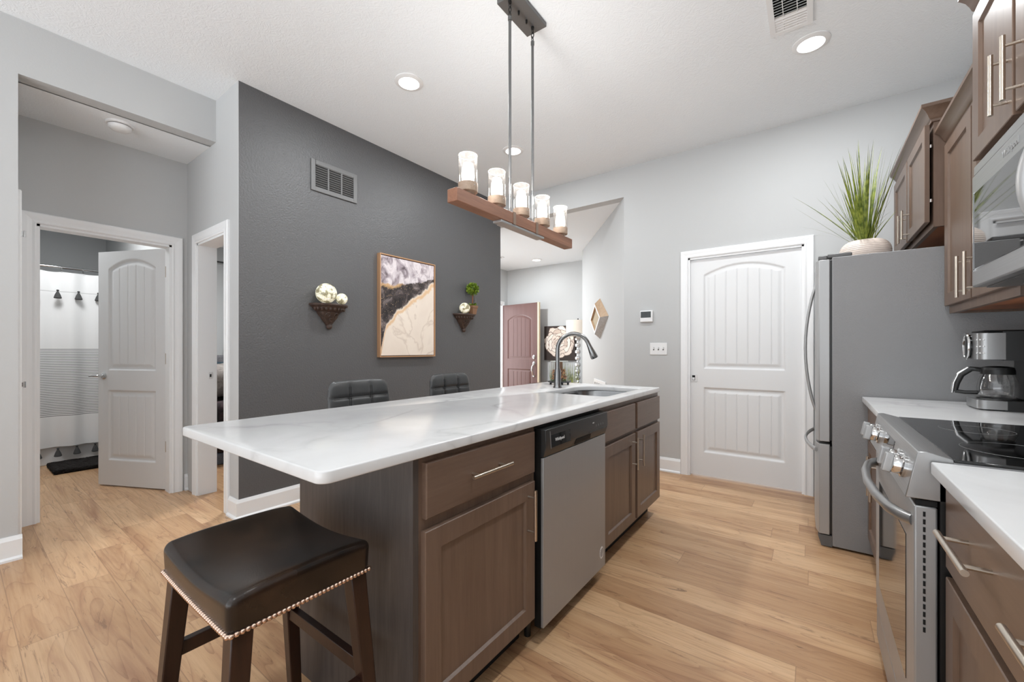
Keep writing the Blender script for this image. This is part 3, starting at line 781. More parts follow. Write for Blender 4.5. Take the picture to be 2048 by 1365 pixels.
# tray, hurricane glass, candle, potpourri on the counter's far corner
tx, ty = -1.585, 2.80
t = thing('footed_tray', 'small round black footed tray on the far end of the island', 'tray', (tx, ty, .915))
obj('plate', MB().lathe([(.0, .016), (.085, .016), (.092, .022), (.09, .025), (.083, .020), (0, .020)], (tx, ty, .915), 32), M['black_plastic'], t)
for k in range(4):
    a = k*PI/2+.2; obj('foot', MB().lathe([(0, 0), (.007, 0), (.009, .008), (.006, .017), (0, .017)], (tx+.07*math.cos(a), ty+.07*math.sin(a), .915), 10), M['black_plastic'], t)
h = thing('hurricane_vase', 'clear glass hurricane cylinder of potpourri on the black tray', 'vase', (tx, ty, .936))
obj('glass_wall', MB().lathe([(.064, 0), (.066, .002), (.066, .157), (.0655, .158)], (tx, ty, .9362), 36, cap=False), M['glass'], h)
obj('rim', MB().tube([(tx+.066*math.cos(2*PI*k/36), ty+.066*math.sin(2*PI*k/36), .9362+.158) for k in range(36)], .0018, 6, closed=True), mat('rim_glass', rgb(225, 232, 226), .1, 0), h)
cd = thing('pillar_candle', 'dark brown pillar candle inside the hurricane vase', 'candle', (tx-.005, ty, .94))
obj('wax', MB().lathe([(.0, 0), (.03, 0), (.03, .15), (.027, .153), (.0, .151)], (tx-.005, ty, .9375), 24), mat('brown_wax', rgb(112, 78, 52), .5), cd)
obj('wick', MB().cyl((tx-.005, ty, 1.087), (tx-.005, ty, 1.1), .0012, 6), M['void'], cd)
po = MB(); rnd = random.Random(3)
for k in range(110):
    a = rnd.uniform(0, 2*PI); q = rnd.uniform(.038, .056); z = .958+.068*rnd.random()**1.3
    po.sphere((tx+q*math.cos(a), ty+q*math.sin(a), z), rnd.uniform(.006, .0105), 7, 5, (1, rnd.uniform(.6, 1), rnd.uniform(.5, 1)), mi=rnd.choice((0, 0, 1)))
po = obj('potpourri', po, [mat('tan_wood_chips', rgb(190, 140, 96), .7), mat('brown_wood_chips', rgb(140, 92, 58), .7)])
tag(po, 'tan and brown dried potpourri filling the hurricane vase', 'potpourri', kind='stuff')
ms = MB()
for k in range(60):
    a = rnd.uniform(0, 2*PI); q = rnd.uniform(.036, .058); ms.sphere((tx+q*math.cos(a), ty+q*math.sin(a), .9415), .0042, 6, 4)
tag(obj('moss', ms, M['moss']), 'green moss under the potpourri in the hurricane vase', 'moss', kind='stuff')

# ------------------------------------------------------------------ bar stool in front (saddle seat, nail heads)
def stool():
    x0, x1, y0, y1 = -1.435, -.985, .345, .695; cx, cy = (x0+x1)/2, (y0+y1)/2; hx, hy = (x1-x0)/2, (y1-y0)/2
    t = thing('bar_stool', 'backless dark leather saddle bar stool with nailhead trim at the island corner', 'bar stool', (cx, cy, 0))
    zb, zt = .575, .652
    def sad(p):
        u = (p.x-cx)/hx; w = (p.y-cy)/hy; f = max(0, (p.z-zb)/(zt-zb))
        dz = (.016*u*u-.012*(1-u*u))*f-.004*(1-u*u)*(1-f) + .004*f*(1-w*w)
        k = 1-.018*(1-f)
        return Vector((cx+(p.x-cx)*k, cy+(p.y-cy)*k, max(p.z, zb)+dz-(.008*(abs(u)**4)*(abs(w)**4))*f))
    seat = obj('seat', MB().rbox((cx, cy, (zb+zt)/2-.02), (hx, hy, (zt-zb)/2+.02), .020, 18, sad), M['leather'], t, smooth=60)
    # welt seam round the top edge
    nm = mat('copper_nailhead', rgb(212, 184, 166), .22, 1)
    per = []
    def side(n, f):
        for k in range(n): per.append(f((k+.5)/n))
    def nz(u): return zb+.006-.004*(1-u*u)
    proto = MB().sphere((0, 0, 0), .0064, 8, 6, (1, 1, 1))
    pm = make_mesh('nailhead', proto, [nm], (0, 0, 0), 0, 60, True)
    kx, ky = hx*.984, hy*.984
    vis = [(cx-kx+2*kx*(k+.5)/42, cy-ky) for k in range(42)]+[(cx+kx, cy-ky+2*ky*(k+.5)/32) for k in range(32)]
    for x, y in vis:
        o = bpy.data.objects.new('nailhead', pm); COL.objects.link(o); o.parent = t
        o.location = (x-cx, y-cy, nz((x-cx)/hx))
    hid = MB()
    for x, y in [(cx-kx+2*kx*(k+.5)/42, cy+ky) for k in range(42)]+[(cx-kx, cy-ky+2*ky*(k+.5)/32) for k in range(32)]:
        hid.sphere((x, y, nz((x-cx)/hx)), .0052, 8, 6)
    hb = obj('nailhead_trim', hid, nm, t); hb['kind'] = 'stuff'
    def leg(sx, sy):
        mb = MB(); L = []
        for z, w, o in ((0, .017, .045), (.12, .018, .036), (.45, .021, .010), (.577, .0225, 0)):
            px, py = cx+sx*(hx-.034+o*.8), cy+sy*(hy-.034+o)
            L.append([(px-w, py-w, z), (px+w, py-w, z), (px+w, py+w, z), (px-w, py+w, z)])
        return mb.rings(L)
    for sx in (-1, 1):
        for sy in (-1, 1): obj('leg', leg(sx, sy), M['walnut'], t, bevel=.003)
    def bar(p, q, hgt=.019, w=.011):
        p, q = Vector(p), Vector(q); d = (q-p).normalized(); n = Vector((-d.y, d.x, 0))
        return MB().rings([[pt+n*w+Vector((0, 0, hgt)), pt-n*w+Vector((0, 0, hgt)), pt-n*w-Vector((0, 0, hgt)), pt+n*w-Vector((0, 0, hgt))] for pt in (p, q)])
    lx, ly = hx-.034+.016, hy-.034+.018
    obj('stretcher', bar((cx-lx, cy+ly, .31), (cx+lx, cy+ly, .31)), M['walnut'], t, bevel=.002)
    obj('stretcher', bar((cx-lx, cy-ly, .22), (cx+lx, cy-ly, .22)), M['walnut'], t, bevel=.002)
    obj('stretcher', bar((cx-lx, cy-ly, .36), (cx-lx, cy+ly, .36)), M['walnut'], t, bevel=.002)
    obj('stretcher', bar((cx+lx, cy-ly, .27), (cx+lx, cy+ly, .27)), M['walnut'], t, bevel=.002)
stool()

# swivel stools behind the island
def swivel(loc, label, group='swivel stools behind the island'):
    X, Y = loc
    t = thing('swivel_stool', label, 'bar stool', (X, Y, 0), group)
    hw, z0, z1 = .215, .66, 1.005
    def bend(y, z): return .30*(y*y)*1.0 - .06*(z-.66)
    def taper(y, z): return y*(1-.10*max(0, (z-.8)/.2)*(1 if y > 0 else .35))
    zc, hz = (z0+z1)/2, (z1-z0)/2
    na, nb = 48, 40
    def shell(sgn):
        vs = []
        for jj in range(nb+1):
            for ii in range(na+1):
                u, w = -1+2*ii/na, -1+2*jj/nb
                k = 1/max(1e-6, (abs(u)**7+abs(w)**7)**(1/7))*max(abs(u), abs(w)) if (u or w) else 1   # squircle outline
                y, z = hw*u*k, zc+hz*w*k
                e = max(abs(u), abs(w)); th = .028*max(0, 1-e**6)**.5
                if sgn > 0:
                    for g, v in ((abs(y-.075), 1), (abs(y+.075), 1), (abs(z-.905), 1)): th -= .011*math.exp(-(g/.010)**2)*(1-e**6)
                vs.append((X-.175+sgn*th+bend(y, z), Y+taper(y, z), z))
        return vs
    mb = MB()
    fs = [(q, q+1, q+na+2, q+na+1) for jj in range(nb) for q in range(jj*(na+1), jj*(na+1)+na)]
    mb.add(shell(1), fs); mb.add(shell(-1), fs)
    bk = obj('backrest', mb, M['grey_leather'], t, smooth=70)
    def seam(pts): return MB().tube(pts, .0016, 6)
    sm = mat('dark_seam', rgb(24), .5) if 'seam' not in M else M['seam']; M['seam'] = sm
    for y in (-.075, .075):
        for dy in (-.007, .007):
            obj('seam', seam([(X-.175+.0205+bend(y+dy, z), Y+taper(y+dy, z), z) for z in (.70, .78, .86, .93, .965)]), sm, bk)
    for dz in (-.007, .007):
        obj('seam', seam([(X-.175+.0205+bend(y, .905+dz), Y+taper(y, .905+dz), .905+dz) for y in [-.18+.04*k for k in range(10)]]), sm, bk)
    obj('seat', MB().rbox((X+.02, Y, .66), (.2, .21, .04), .035, 8), M['grey_leather'], t, smooth=60)
    obj('column', MB().cyl((X+.02, Y, .02), (X+.02, Y, .63), .024, 16), M['chrome'], t)
    obj('base', MB().lathe([(0, 0), (.2, 0), (.2, .008), (.06, .02), (.03, .04), (0, .04)], (X+.02, Y, 0), 36), M['chrome'], t)
    obj('footrest', MB().tube([(X+.02+.16*math.cos(a), Y+.16*math.sin(a), .27) for a in [R(-100+20*k) for k in range(11)]], .009, 10), M['chrome'], t)
    return t
swivel((-2.03, 1.475), 'charcoal leather swivel stool behind the island, closer to the bedroom doorway')
swivel((-2.03, 2.245), 'charcoal leather swivel stool behind the island, closer to the entry')

# ------------------------------------------------------------------ chandelier
t = thing('linear_chandelier', 'five-light chandelier of a wooden beam with seeded glass shades over the island', 'chandelier', (-1.3, 1.875, CZ))
GX = -1.3; cm = mat('aged_grey_metal', rgb(112), .45, .7)
obj('canopy', MB().box(-1.368, 1.742, CZ-.024, -1.234, 2.032, CZ), cm, t, bevel=.002)
for y in (1.848, 1.924): obj('canopy_screw', MB().lathe([(0, -.02), (.005, -.02), (.006, 0), (0, 0)], (GX, y, CZ-.024), 12), M['dark_metal'], t)
for y in (1.766, 1.986):
    rd = obj('rod', MB().cyl((GX, y, 2.10), (GX, y, CZ-.115), .0078, 14).cyl((GX, y, CZ-.128), (GX, y, CZ-.108), .0105, 14), cm, t)
    obj('rod_lower', MB().cyl((GX, y, 1.905), (GX, y, 2.12), .0068, 14), M['chrome'], t, label='polished lower rod section')
    for k in range(3):
        zc = CZ-.045-k*.026; ax = k % 2
        obj('chain_link', MB().tube([(GX+(.008*math.cos(a) if ax else 0), y+(0 if ax else .008*math.cos(a)), zc+.017*math.sin(a)) for a in [2*PI*q/14 for q in range(14)]], .0024, 6, closed=True), M['dark_metal'], rd)
    obj('ceiling_loop', MB().cyl((GX, y, CZ-.036), (GX, y, CZ-.024), .009, 12), M['dark_metal'], rd)
obj('beam', MB().box(-1.330, 1.330, 1.848, -1.270, 2.415, 1.908), M['beam'], t, bevel=.003)
for y in (1.766, 1.986):
    obj('strap', MB().box(-1.3325, y-.012, 1.846, -1.2675, y+.012, 1.9105), mat('strap_metal', rgb(150, 130, 116), .4, .8), t)
obj('mounting_plate', MB().box(-1.327, 1.655, 1.835, -1.273, 2.07, 1.848), mat('silver_plate', rgb(170), .35, .8), t, bevel=.002)
for y in (1.436, 1.654, 1.873, 2.091, 2.309):
    cup = obj('socket_cup', MB().lathe([(0, 0), (.026, 0), (.03, .008), (.045, .012), (.0465, .016), (.0465, .052), (.043, .052), (.043, .02), (0, .02)], (GX, y, 1.908), 32), M['cup'], t)
    obj('screw', MB().sphere((GX+.046, y-.006, 1.908+.036), .0028, 8, 6), M['chrome'], cup)
    s_ = obj('glass_shade', MB().lathe([(.0432, .022), (.0432, .185)], (GX, y, 1.908), 40, cap=False), M['seeded'], t)
    obj('shade_rim', MB().tube([(GX+.0432*math.cos(2*PI*k/40), y+.0432*math.sin(2*PI*k/40), 1.908+.185) for k in range(40)], .0016, 6, closed=True), mat('rim_glow_glass', rgb(245, 235, 225), .2) if 'rim' not in M else M['rim'], s_)
    obj('bulb', MB().lathe([(0, .02), (.012, .025), (.016, .04), (.027, .06), (.0305, .085), (.029, .122), (.021, .142), (.0001, .149)], (GX, y, 1.908), 24), M['bulb'], t)
    point('bulb_lamp', (GX, y, 1.908+.168), 3.3, .03, (1, .97, .94))

# ------------------------------------------------------------------ art and shelves on the charcoal wall
def abstract_mat():
    m = mat('abstract_marble_print', rgb(230, 220, 210), .45); q = N(m)
    X, Y, Z = q.xyz(q.coord())
    s = q.math('DIVIDE', q.math('SUBTRACT', Y, 2.345), .665); h = q.math('DIVIDE', q.math('SUBTRACT', Z, 1.12), .945)
    n1 = q.noise(q.coord((1, 6, 6)), 1.0, 6, .62, .6); n2 = q.noise(q.coord((1, 9, 7)), 1.0, 5, .6, 1.3); n3 = q.noise(q.coord((1, 2.6, 1.8), loc=(0, 3, 1)), 1.0, 4, .5, .9)
    hw = q.math('ADD', h, q.math('MULTIPLY', q.math('SUBTRACT', n1, .5), .16))
    lo = q.ramp(s, [(0, .04), (.1, .30), (.3, .47), (.5, .56), (.8, .70), (1, .80)])
    hi = q.ramp(s, [(0, .69), (.3, .71), (.5, .75), (.8, .79), (1, .83)])
    dlo = q.math('SUBTRACT', hw, lo); dhi = q.math('SUBTRACT', hw, hi)
    cream = q.ramp(n3, [(.3, rgb(232, 218, 204)), (.6, rgb(240, 228, 214)), (.8, rgb(214, 200, 190))])
    vein = q.ramp(q.math('ABSOLUTE', q.math('SUBTRACT', n3, .5)), [(0, 1.0), (.01, .5), (.022, 0)])
    cream = q.mix(q.math('MULTIPLY', vein, .26), cream, rgb(150, 118, 96))
    dark = q.ramp(n2, [(.34, rgb(28, 24, 25)), (.52, rgb(62, 54, 54)), (.72, rgb(150, 138, 136))])
    sp = q.ramp(q.noise(q.coord((1, 90, 90)), 1.0, 2), [(.66, 0), (.72, 1)])
    dark = q.mix(sp, dark, rgb(226, 196, 150))
    top = q.ramp(n2, [(.28, rgb(70, 58, 62)), (.42, rgb(168, 156, 162)), (.55, rgb(226, 218, 220)), (.72, rgb(190, 176, 180))])
    c = q.mix(q.ramp(dlo, [(0.0, 0), (.02, 1)]), cream, dark)
    c = q.mix(q.ramp(dhi, [(0.0, 0), (.015, 1)]), c, top)
    gold = q.ramp(q.math('ABSOLUTE', q.math('ADD', dlo, .025)), [(0, 1.0), (.015, .8), (.03, 0)])
    gold2 = q.math('MULTIPLY', q.ramp(q.math('ABSOLUTE', dhi), [(0, 1.0), (.01, .6), (.02, 0)]), q.ramp(s, [(.3, 1.0), (.45, 0)]))
    c = q.mix(q.math('MULTIPLY', q.math('MAXIMUM', gold, gold2), .8), c, rgb(222, 180, 128))
    q.color(c); return m
t = thing('framed_painting', 'tall abstract marble painting in thin rose-gold frame on the charcoal wall', 'painting', (-3.22, 2.677, 1.59))
PT = lambda a, b, c: (-3.238+c, 2.335+a, 1.113+b)
pw, ph = .685, .960
fr = MB()
for a in ((0, 0, .010, ph), (pw-.010, 0, pw, ph), (.010, 0, pw-.010, .010), (.010, ph-.010, pw-.010, ph)): fr.box(a[0], a[1], .001, a[2], a[3], .045, T=PT)
obj('frame', fr, M['gold'], t)
obj('canvas', MB().box(.016, .016, .004, pw-.016, ph-.016, .037, T=PT), abstract_mat(), t)
obj('shadow_gap', MB().box(.010, .010, .002, pw-.010, ph-.010, .012, T=PT), M['void'], t)

def corbel(cy, zt, sc, label):
    t = thing('corbel_shelf', label, 'shelf', (-3.238, cy, zt), 'carved corbel shelves on the charcoal wall')
    def half(r, z, d, n=18): return [(-3.2375+d*math.sin(PI*k/n)*sc, cy-r*sc*math.cos(PI*k/n), zt+z*sc) for k in range(n+1)]
    top = MB().rings([half(.160, -.016, .125), half(.163, -.008, .128), half(.160, 0, .125)])
    tp = obj('shelf_top', top, M['corbel'], t)
    obj('cornice', MB().rings([half(.105, -.062, .08), half(.115, -.055, .09), half(.138, -.03, .108), half(.152, -.017, .118)]), M['corbel'], t)
    for k in range(1, 12):
        a = PI*k/12; obj('carved_bead', MB().sphere((-3.2375+.10*math.sin(a)*sc, cy-.128*sc*math.cos(a), zt-.04*sc), .0125*sc, 8, 6, (1, 1, 1.2)), M['corbel'], t)
    def rough(p):
        return p+Vector((.006*math.sin(p.z*190+p.y*150), .003*math.sin(p.z*140), 0))*sc
    body = MB().rings([[tuple(rough(Vector(p))) for p in half(r, z, d)] for r, z, d in ((.015, -.175, .02), (.034, -.155, .032), (.05, -.135, .042), (.07, -.11, .055), (.088, -.085, .068), (.105, -.062, .078))])
    obj('carved_bracket', body, M['corbel'], t, smooth=60)
    sw = MB()
    def surf(y, z):                                         # point on the bracket front at height z, sideways y
        d = .078-.062*max(0, (-.062-z))/.113; r = .105-.09*max(0, (-.062-z))/.113
        return (-3.2375+(d*math.sqrt(max(.05, 1-(y/r)**2))+.005)*sc, cy+y*sc, zt+z*sc)
    for sy in (-1, 1):
        sw.tube([surf(sy*(.032+(.020-.0011*k)*math.cos(k*.55)), -.090+(.020-.0011*k)*math.sin(k*.55)) for k in range(15)], .0055*sc, 8)
        sw.tube([surf(sy*(.060-.006*k), -.100-.0085*k) for k in range(8)], .006*sc, 8)
    sw.tube([surf(.013*math.cos(a), -.128+.013*math.sin(a)) for a in [2*PI*k/14 for k in range(14)]], .005*sc, 8, closed=True)
    obj('scroll_carving', sw, M['corbel'], t)
    obj('drop_finial', MB().sphere((-3.2375+.018*sc, cy, zt-.182*sc), .024*sc, 14, 10), M['corbel'], t)
corbel(1.86, 1.556, 1.0, 'carved bronze corbel shelf holding two crackle-glass globes')
corbel(3.485, 1.588, 1.0, 'carved bronze corbel shelf holding one globe and a topiary')
def globe(c, r, label):
    o = obj('glass_globe', MB().sphere((0, 0, 0), r, 32, 20), M['crackle'], origin=(0, 0, 0), smooth=80); o.location = c
    tag(o, label, 'glass globe', 'lit crackle-glass globes')
globe((-3.150, 1.795, 1.556+.080), .080, 'large lit crackle-glass globe on the corbel shelf with two globes')
globe((-3.140, 1.923, 1.556+.046), .046, 'small lit crackle-glass globe beside a larger one on a corbel shelf')
globe((-3.155, 3.43, 1.588+.061), .061, 'lit crackle-glass globe beside the topiary on a corbel shelf')
# topiary
px, py, pz = -3.165, 3.575, 1.588
t = thing('potted_topiary', 'small round green topiary in a square tan pot on a corbel shelf', 'plant', (px, py, pz))
obj('pot', MB().rings([[(px+sx*w, py+sy*w, pz+z) for sx, sy in ((-1, -1), (1, -1), (1, 1), (-1, 1))] for w, z in ((.030, 0), (.040, .075), (.044, .075), (.046, .1), (.038, .1), (.038, .09))]), mat('tan_wood_pot', rgb(140, 104, 78), .6), t, bevel=.002)
obj('trunk', MB().tube([(px, py, pz+.09), (px+.003, py-.004, pz+.15), (px-.002, py+.003, pz+.235)], .0065, 8), mat('brown_twig', rgb(120, 72, 46), .7), t)
def leaf(mb, c, d, L, w, rnd):
    d = Vector(d).normalized(); s = d.cross(Vector((rnd.uniform(-1, 1), rnd.uniform(-1, 1), rnd.uniform(-1, 1)))).normalized(); u = d.cross(s)
    c = Vector(c); p = [c, c+d*L*.5+s*w+u*w*.4, c+d*L, c+d*L*.5-s*w+u*w*.4, c+d*L*.5-u*w*.3]
    mb.add([tuple(x) for x in p], [(0, 1, 2, 4), (0, 4, 2, 3)])
rnd = random.Random(11); lf = MB(); tc = Vector((px, py, pz+.295))
for k in range(520):
    v = Vector((rnd.gauss(0, 1), rnd.gauss(0, 1), rnd.gauss(0, 1))).normalized()
    leaf(lf, tc+v*rnd.uniform(.035, .062), v+Vector((rnd.uniform(-.5, .5), rnd.uniform(-.5, .5), rnd.uniform(-.5, .5))), .026, .0085, rnd)
lf.sphere(tc, .05, 14, 10)
obj('leaf_ball', lf, M['leaf'], t, smooth=0, weld=False)
lf = MB()
for k in range(14):
    a = rnd.uniform(0, 2*PI); leaf(lf, (px, py, pz+.095), (math.cos(a), math.sin(a), rnd.uniform(.3, .9)), .06, .011, rnd)
obj('base_leaves', lf, M['leaf'], t, smooth=0, weld=False)

# ------------------------------------------------------------------ right run: base cabinets, counters
RX = .275                                                   # face frame plane, doors to .255
c = thing('base_cabinet', 'brown base cabinet under the near counter with wide drawer and two doors', 'cabinet', (.55, .95, 0))
obj('body', MB().box(RX, .47, .105, .875, 1.402, .885), M['cab'], c)
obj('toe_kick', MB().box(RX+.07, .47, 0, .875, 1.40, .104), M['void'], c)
dr = obj('drawer', slabf(WX(RX), .50, .672, 1.39, .862), M['cab_h'], c)
obj('handle', pull((.255, 1.245, .796), (.255, 1.045, .796), (-1, 0, 0), so=.04), M['nickel'], dr)
obj('handle', pull((.255, .872, .796), (.255, .672, .796), (-1, 0, 0), so=.04), M['nickel'], dr)
for a0, a1, yy in ((.965, 1.39, .995), (.50, .925, .895)):
    dd = obj('door', shaker(WX(RX), a0, .125, a1, .65), M['cab'], c)
    obj('handle', pull((.255, yy, .42), (.255, yy, .615), (-1, 0, 0), so=.036), M['nickel'], dd)
c = thing('base_cabinet', 'brown base cabinet between the range and the refrigerator', 'cabinet', (.55, 2.64, 0))
obj('body', MB().box(RX, 2.19, .105, .875, 3.09, .885), M['cab'], c)
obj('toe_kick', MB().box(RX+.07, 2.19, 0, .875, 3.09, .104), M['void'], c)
dr = obj('drawer', slabf(WX(RX), 2.205, .70, 3.07, .862), M['cab_h'], c)
obj('handle', pull((.255, 2.54, .785), (.255, 2.74, .785), (-1, 0, 0)), M['nickel'], dr)
for a0, a1, yy in ((2.205, 2.625, 2.585), (2.65, 3.07, 2.69)):
    dd = obj('door', shaker(WX(RX), a0, .125, a1, .68), M['cab'], c)
    obj('handle', pull((.255, yy, .46), (.255, yy, .655), (-1, 0, 0)), M['nickel'], dd)
ct = obj('countertop', slab_with_hole(rrect(.232, .40, .878, 1.403, .004, 2), [], .885, .915, .003), M['quartz'])
tag(ct, 'white quartz countertop in the foreground beside the range', 'countertop')
ct = obj('countertop', slab_with_hole(rrect(.232, 2.182, .878, 3.095, .004, 2), [], .885, .915, .003), M['quartz'])
tag(ct, 'white quartz countertop under the coffee maker', 'countertop')

# ------------------------------------------------------------------ range
t = thing('kitchen_range', 'stainless steel slide-in electric range with black glass cooktop', 'range', (.55, 1.79, 0))
Y0, Y1 = 1.411, 2.173
obj('body', MB().box(.25, Y0, .02, .87, Y1, .905), M['black_plastic'], t)
ck = obj('cooktop', MB().box(.272, Y0-.004, .917, .872, Y1+.004, .925), M['black_glass'], t, bevel=.002)
for x, y, r in ((.43, 1.62, .105), (.43, 1.97, .085), (.71, 1.62, .08), (.71, 1.97, .105)):
    obj('burner_ring', MB().tube([(x+r*math.cos(2*PI*k/56), y+r*math.sin(2*PI*k/56), .9248) for k in range(56)], .0007, 4, closed=True), M['grey_plastic'], ck)
obj('cooktop_rim', MB().box(.272, Y0-.003, .905, .872, Y1+.003, .917), M['steel_h'], t)
pr = [(.188, .818), (.2105, .934), (.225, .936), (.272, .924), (.285, .905), (.285, .818)]
cp = obj('control_panel', MB().rings([[(x, y, z) for x, z in pr] for y in (Y0, Y1)]), M['steel_h'], t, bevel=.002)
nrm = Vector((-.116, 0, .0225)).normalized(); upv = Vector((.0225, 0, .116)).normalized()
def CPT(a, b, c): return tuple(Vector((.1993, a, .876))+upv*b+nrm*c)
for y in (1.50, 1.585, 1.99, 2.075):
    kb = MB().lathe([(0, 0), (.030, 0), (.030, .006), (.0245, .009), (.0245, .022), (.022, .026), (0, .026)], T=lambda x, yy, z, y=y: CPT(y+x, yy, z), seg=30)
    k_ = obj('knob', kb, M['chrome'], t)
    g = MB().rbox((0, 0, 0), (.010, .026, .010), .004, 3, lambda p, y=y: Vector(CPT(y+p.x, p.y, .034+p.z)))
    obj('knob_grip', g, M['steel'], k_)
obj('display', MB().box(1.70, -.026, -.0005, 1.88, .03, .0012, T=CPT), M['black_glass'], cp)
DXR = .205
dr = obj('oven_door', MB().box(DXR, Y0+.006, .185, .247, Y1-.006, .800), M['steel'], t, bevel=.004)
obj('oven_window', MB().box(DXR-.0015, Y0+.11, .30, DXR+.002, Y1-.11, .69), M['black_glass'], dr, bevel=.001)
obj('door_vent', MB().box(DXR+.002, Y0+.006, .802, .246, Y1-.006, .815), M['void'], t)
for k in range(16):
    obj('vent_slot', MB().box(DXR+.016, Y0+.0045, .775-k*.019, DXR+.0205, Y0+.0065, .787-k*.019), M['void'], dr)
hp = [(DXR+.004, 1.452), (DXR-.014, 1.475), (DXR-.034, 1.53), (DXR-.05, 1.64), (DXR-.057, 1.79), (DXR-.05, 1.94), (DXR-.034, 2.05), (DXR-.014, 2.105), (DXR+.004, 2.128)]
obj('oven_handle', MB().tube([(x, y, .752) for x, y in hp], .0155, 16, flat=(.75, 1.0)), M['steel_h'], dr)
obj('storage_drawer', MB().box(DXR+.002, Y0+.006, .055, .247, Y1-.006, .172), M['steel'], t, bevel=.004)
obj('kick_plate', MB().box(.27, Y0+.01, 0, .86, Y1-.01, .05), M['black_plastic'], t)

# ------------------------------------------------------------------ refrigerator
t = thing('refrigerator', 'grey-sided stainless french-door refrigerator beside the pantry door', 'refrigerator', (.5, 3.56, 0))
FY0, FY1 = 3.106, 4.015
obj('cabinet', MB().box(.097, FY0, .012, .875, FY1, 1.735), M['fridge_side'], t, bevel=.004)
def fdoor(y0, y1, z0, z1, name, bow=.010):
    mb = MB(); n = 14; fr_ = []
    prof = []
    for k in range(n+1):
        u = k/n; y = y0+(y1-y0)*u
        e = .014*max(0, 1-min(u, 1-u)*(y1-y0)/.014)
        prof.append((.022+e*e/.014*.9-bow*(1-(2*u-1)**2)*.5, y))
    poly = prof+[(.086, y1), (.086, y0)]
    return obj(name, mb.rings([[(x, y, z) for x, y in poly] for z in (z0, z1)]), M['steel'], t, bevel=.003)
fr_steel = fdoor(FY0+.002, 3.556, .632, 1.725, 'fridge_door')
fdoor2 = fdoor(3.566, FY1-.002, .632, 1.725, 'fridge_door')
fz = fdoor(FY0+.002, FY1-.002, .075, .616, 'freezer_drawer', .016)
for (z0, z1) in ((.64, 1.72), (.08, .605)): obj('door_gasket', MB().box(.0862, FY0+.008, z0, .0968, FY1-.008, z1), M['black_plastic'], t)
for d_, y in ((fr_steel, 3.515), (fdoor2, 3.607)):
    ps = []
    for k in range(13):
        u = k/12; ps.append((.022-.058*math.sin(PI*u)**.8-.002, y, .77+.85*u))
    obj('handle', MB().tube(ps, .011, 12, flat=(1.0, .8)), M['steel'], d_)
ps = [(.020-.056*math.sin(PI*k/12)**.8, 3.15+.82*k/12, .572) for k in range(13)]
obj('handle', MB().tube(ps, .012, 12, flat=(.7, 1.1)), M['steel'], fz)
obj('hinge_cover', MB().box(.03, FY0+.01, 1.7255, .075, FY0+.06, 1.752).box(.075, FY0+.01, 1.735, .19, FY0+.09, 1.758), M['grey_plastic'], t, bevel=.006)
obj('base_grille', MB().rings([[(x, y, z) for x, z in ((.045, .006), (.03, .06), (.03, .07), (.0965, .07), (.0965, .006))] for y in (FY0+.002, FY1-.002)]), M['grey_plastic'], t)
# potted grass on top
gx, gy, gz = .27, 3.42, 1.7355
t = thing('potted_grass', 'tall spiky green grass in a ribbed cream pot on top of the refrigerator', 'plant', (gx, gy, gz))
prf = []
for k in range(85):
    a = -.95+1.95*k/84; rr = .128*max(.0, math.cos(a*.95))**.7
    prf.append((max(rr, .05)*(1+.010*math.cos(2*PI*k/6)), .072+.080*math.sin(a)))
prf = [(.0001, prf[0][1])]+prf+[(.052, prf[-1][1]-.004), (.048, prf[-1][1]-.02), (.0001, prf[-1][1]-.02)]
z0 = prf[0][1]; prf = [(r, z-z0) for r, z in prf]
ptop = max(z for r, z in prf)
obj('pot', MB().lathe(prf, (gx, gy, gz), 40), mat('cream_ribbed_ceramic', rgb(226, 212, 202), .5), t, smooth=60)
gm = MB(); rnd = random.Random(5)
def blade(mb, base, az, tilt, L, w, droop, n=9, xmax=None):
    d = Vector((math.cos(az), math.sin(az), 0)); s = Vector((-d.y, d.x, 0)); p = Vector(base); L0 = []
    for k in range(n+1):
        u = k/n; ang = tilt+droop*u*u
        if k: p = p+(d*math.sin(ang)+Vector((0, 0, math.cos(ang))))*(L/n)
        ww = w*(1-u)**.7*(.6+.4*min(1, u*4)); L0.append((p-s*ww, p+d*ww*.35, p+s*ww))
    if xmax is not None and max(q.x for r in L0 for q in r) > xmax: return False
    vs = [tuple(q) for r in L0 for q in r]; fs = []
    for k in range(n):
        for j in (0, 1): fs.append((k*3+j, k*3+j+1, k*3+j+4, k*3+j+3))
    mb.add(vs, fs)
for k in range(84):
    az = rnd.uniform(0, 2*PI); r0 = rnd.uniform(0, .046)
    tl = abs(rnd.gauss(0, .34)); L = rnd.uniform(.36, .66)*(1-.18*min(tl, 1))
    blade(gm, (gx+r0*math.cos(az), gy+r0*math.sin(az), gz+ptop-.02), az, min(tl, .85), L, rnd.uniform(.004, .0082), rnd.uniform(0, .22), xmax=.46)
for k in range(34):
    az = rnd.uniform(0, 2*PI)
    blade(gm, (gx+.03*math.cos(az), gy+.03*math.sin(az), gz+ptop-.02), az, rnd.uniform(.5, 1.0), rnd.uniform(.28, .44), .0016, rnd.uniform(.3, 1.0), xmax=.46)
obj('grass_blades', gm, M['grass'], t, smooth=80, weld=False)

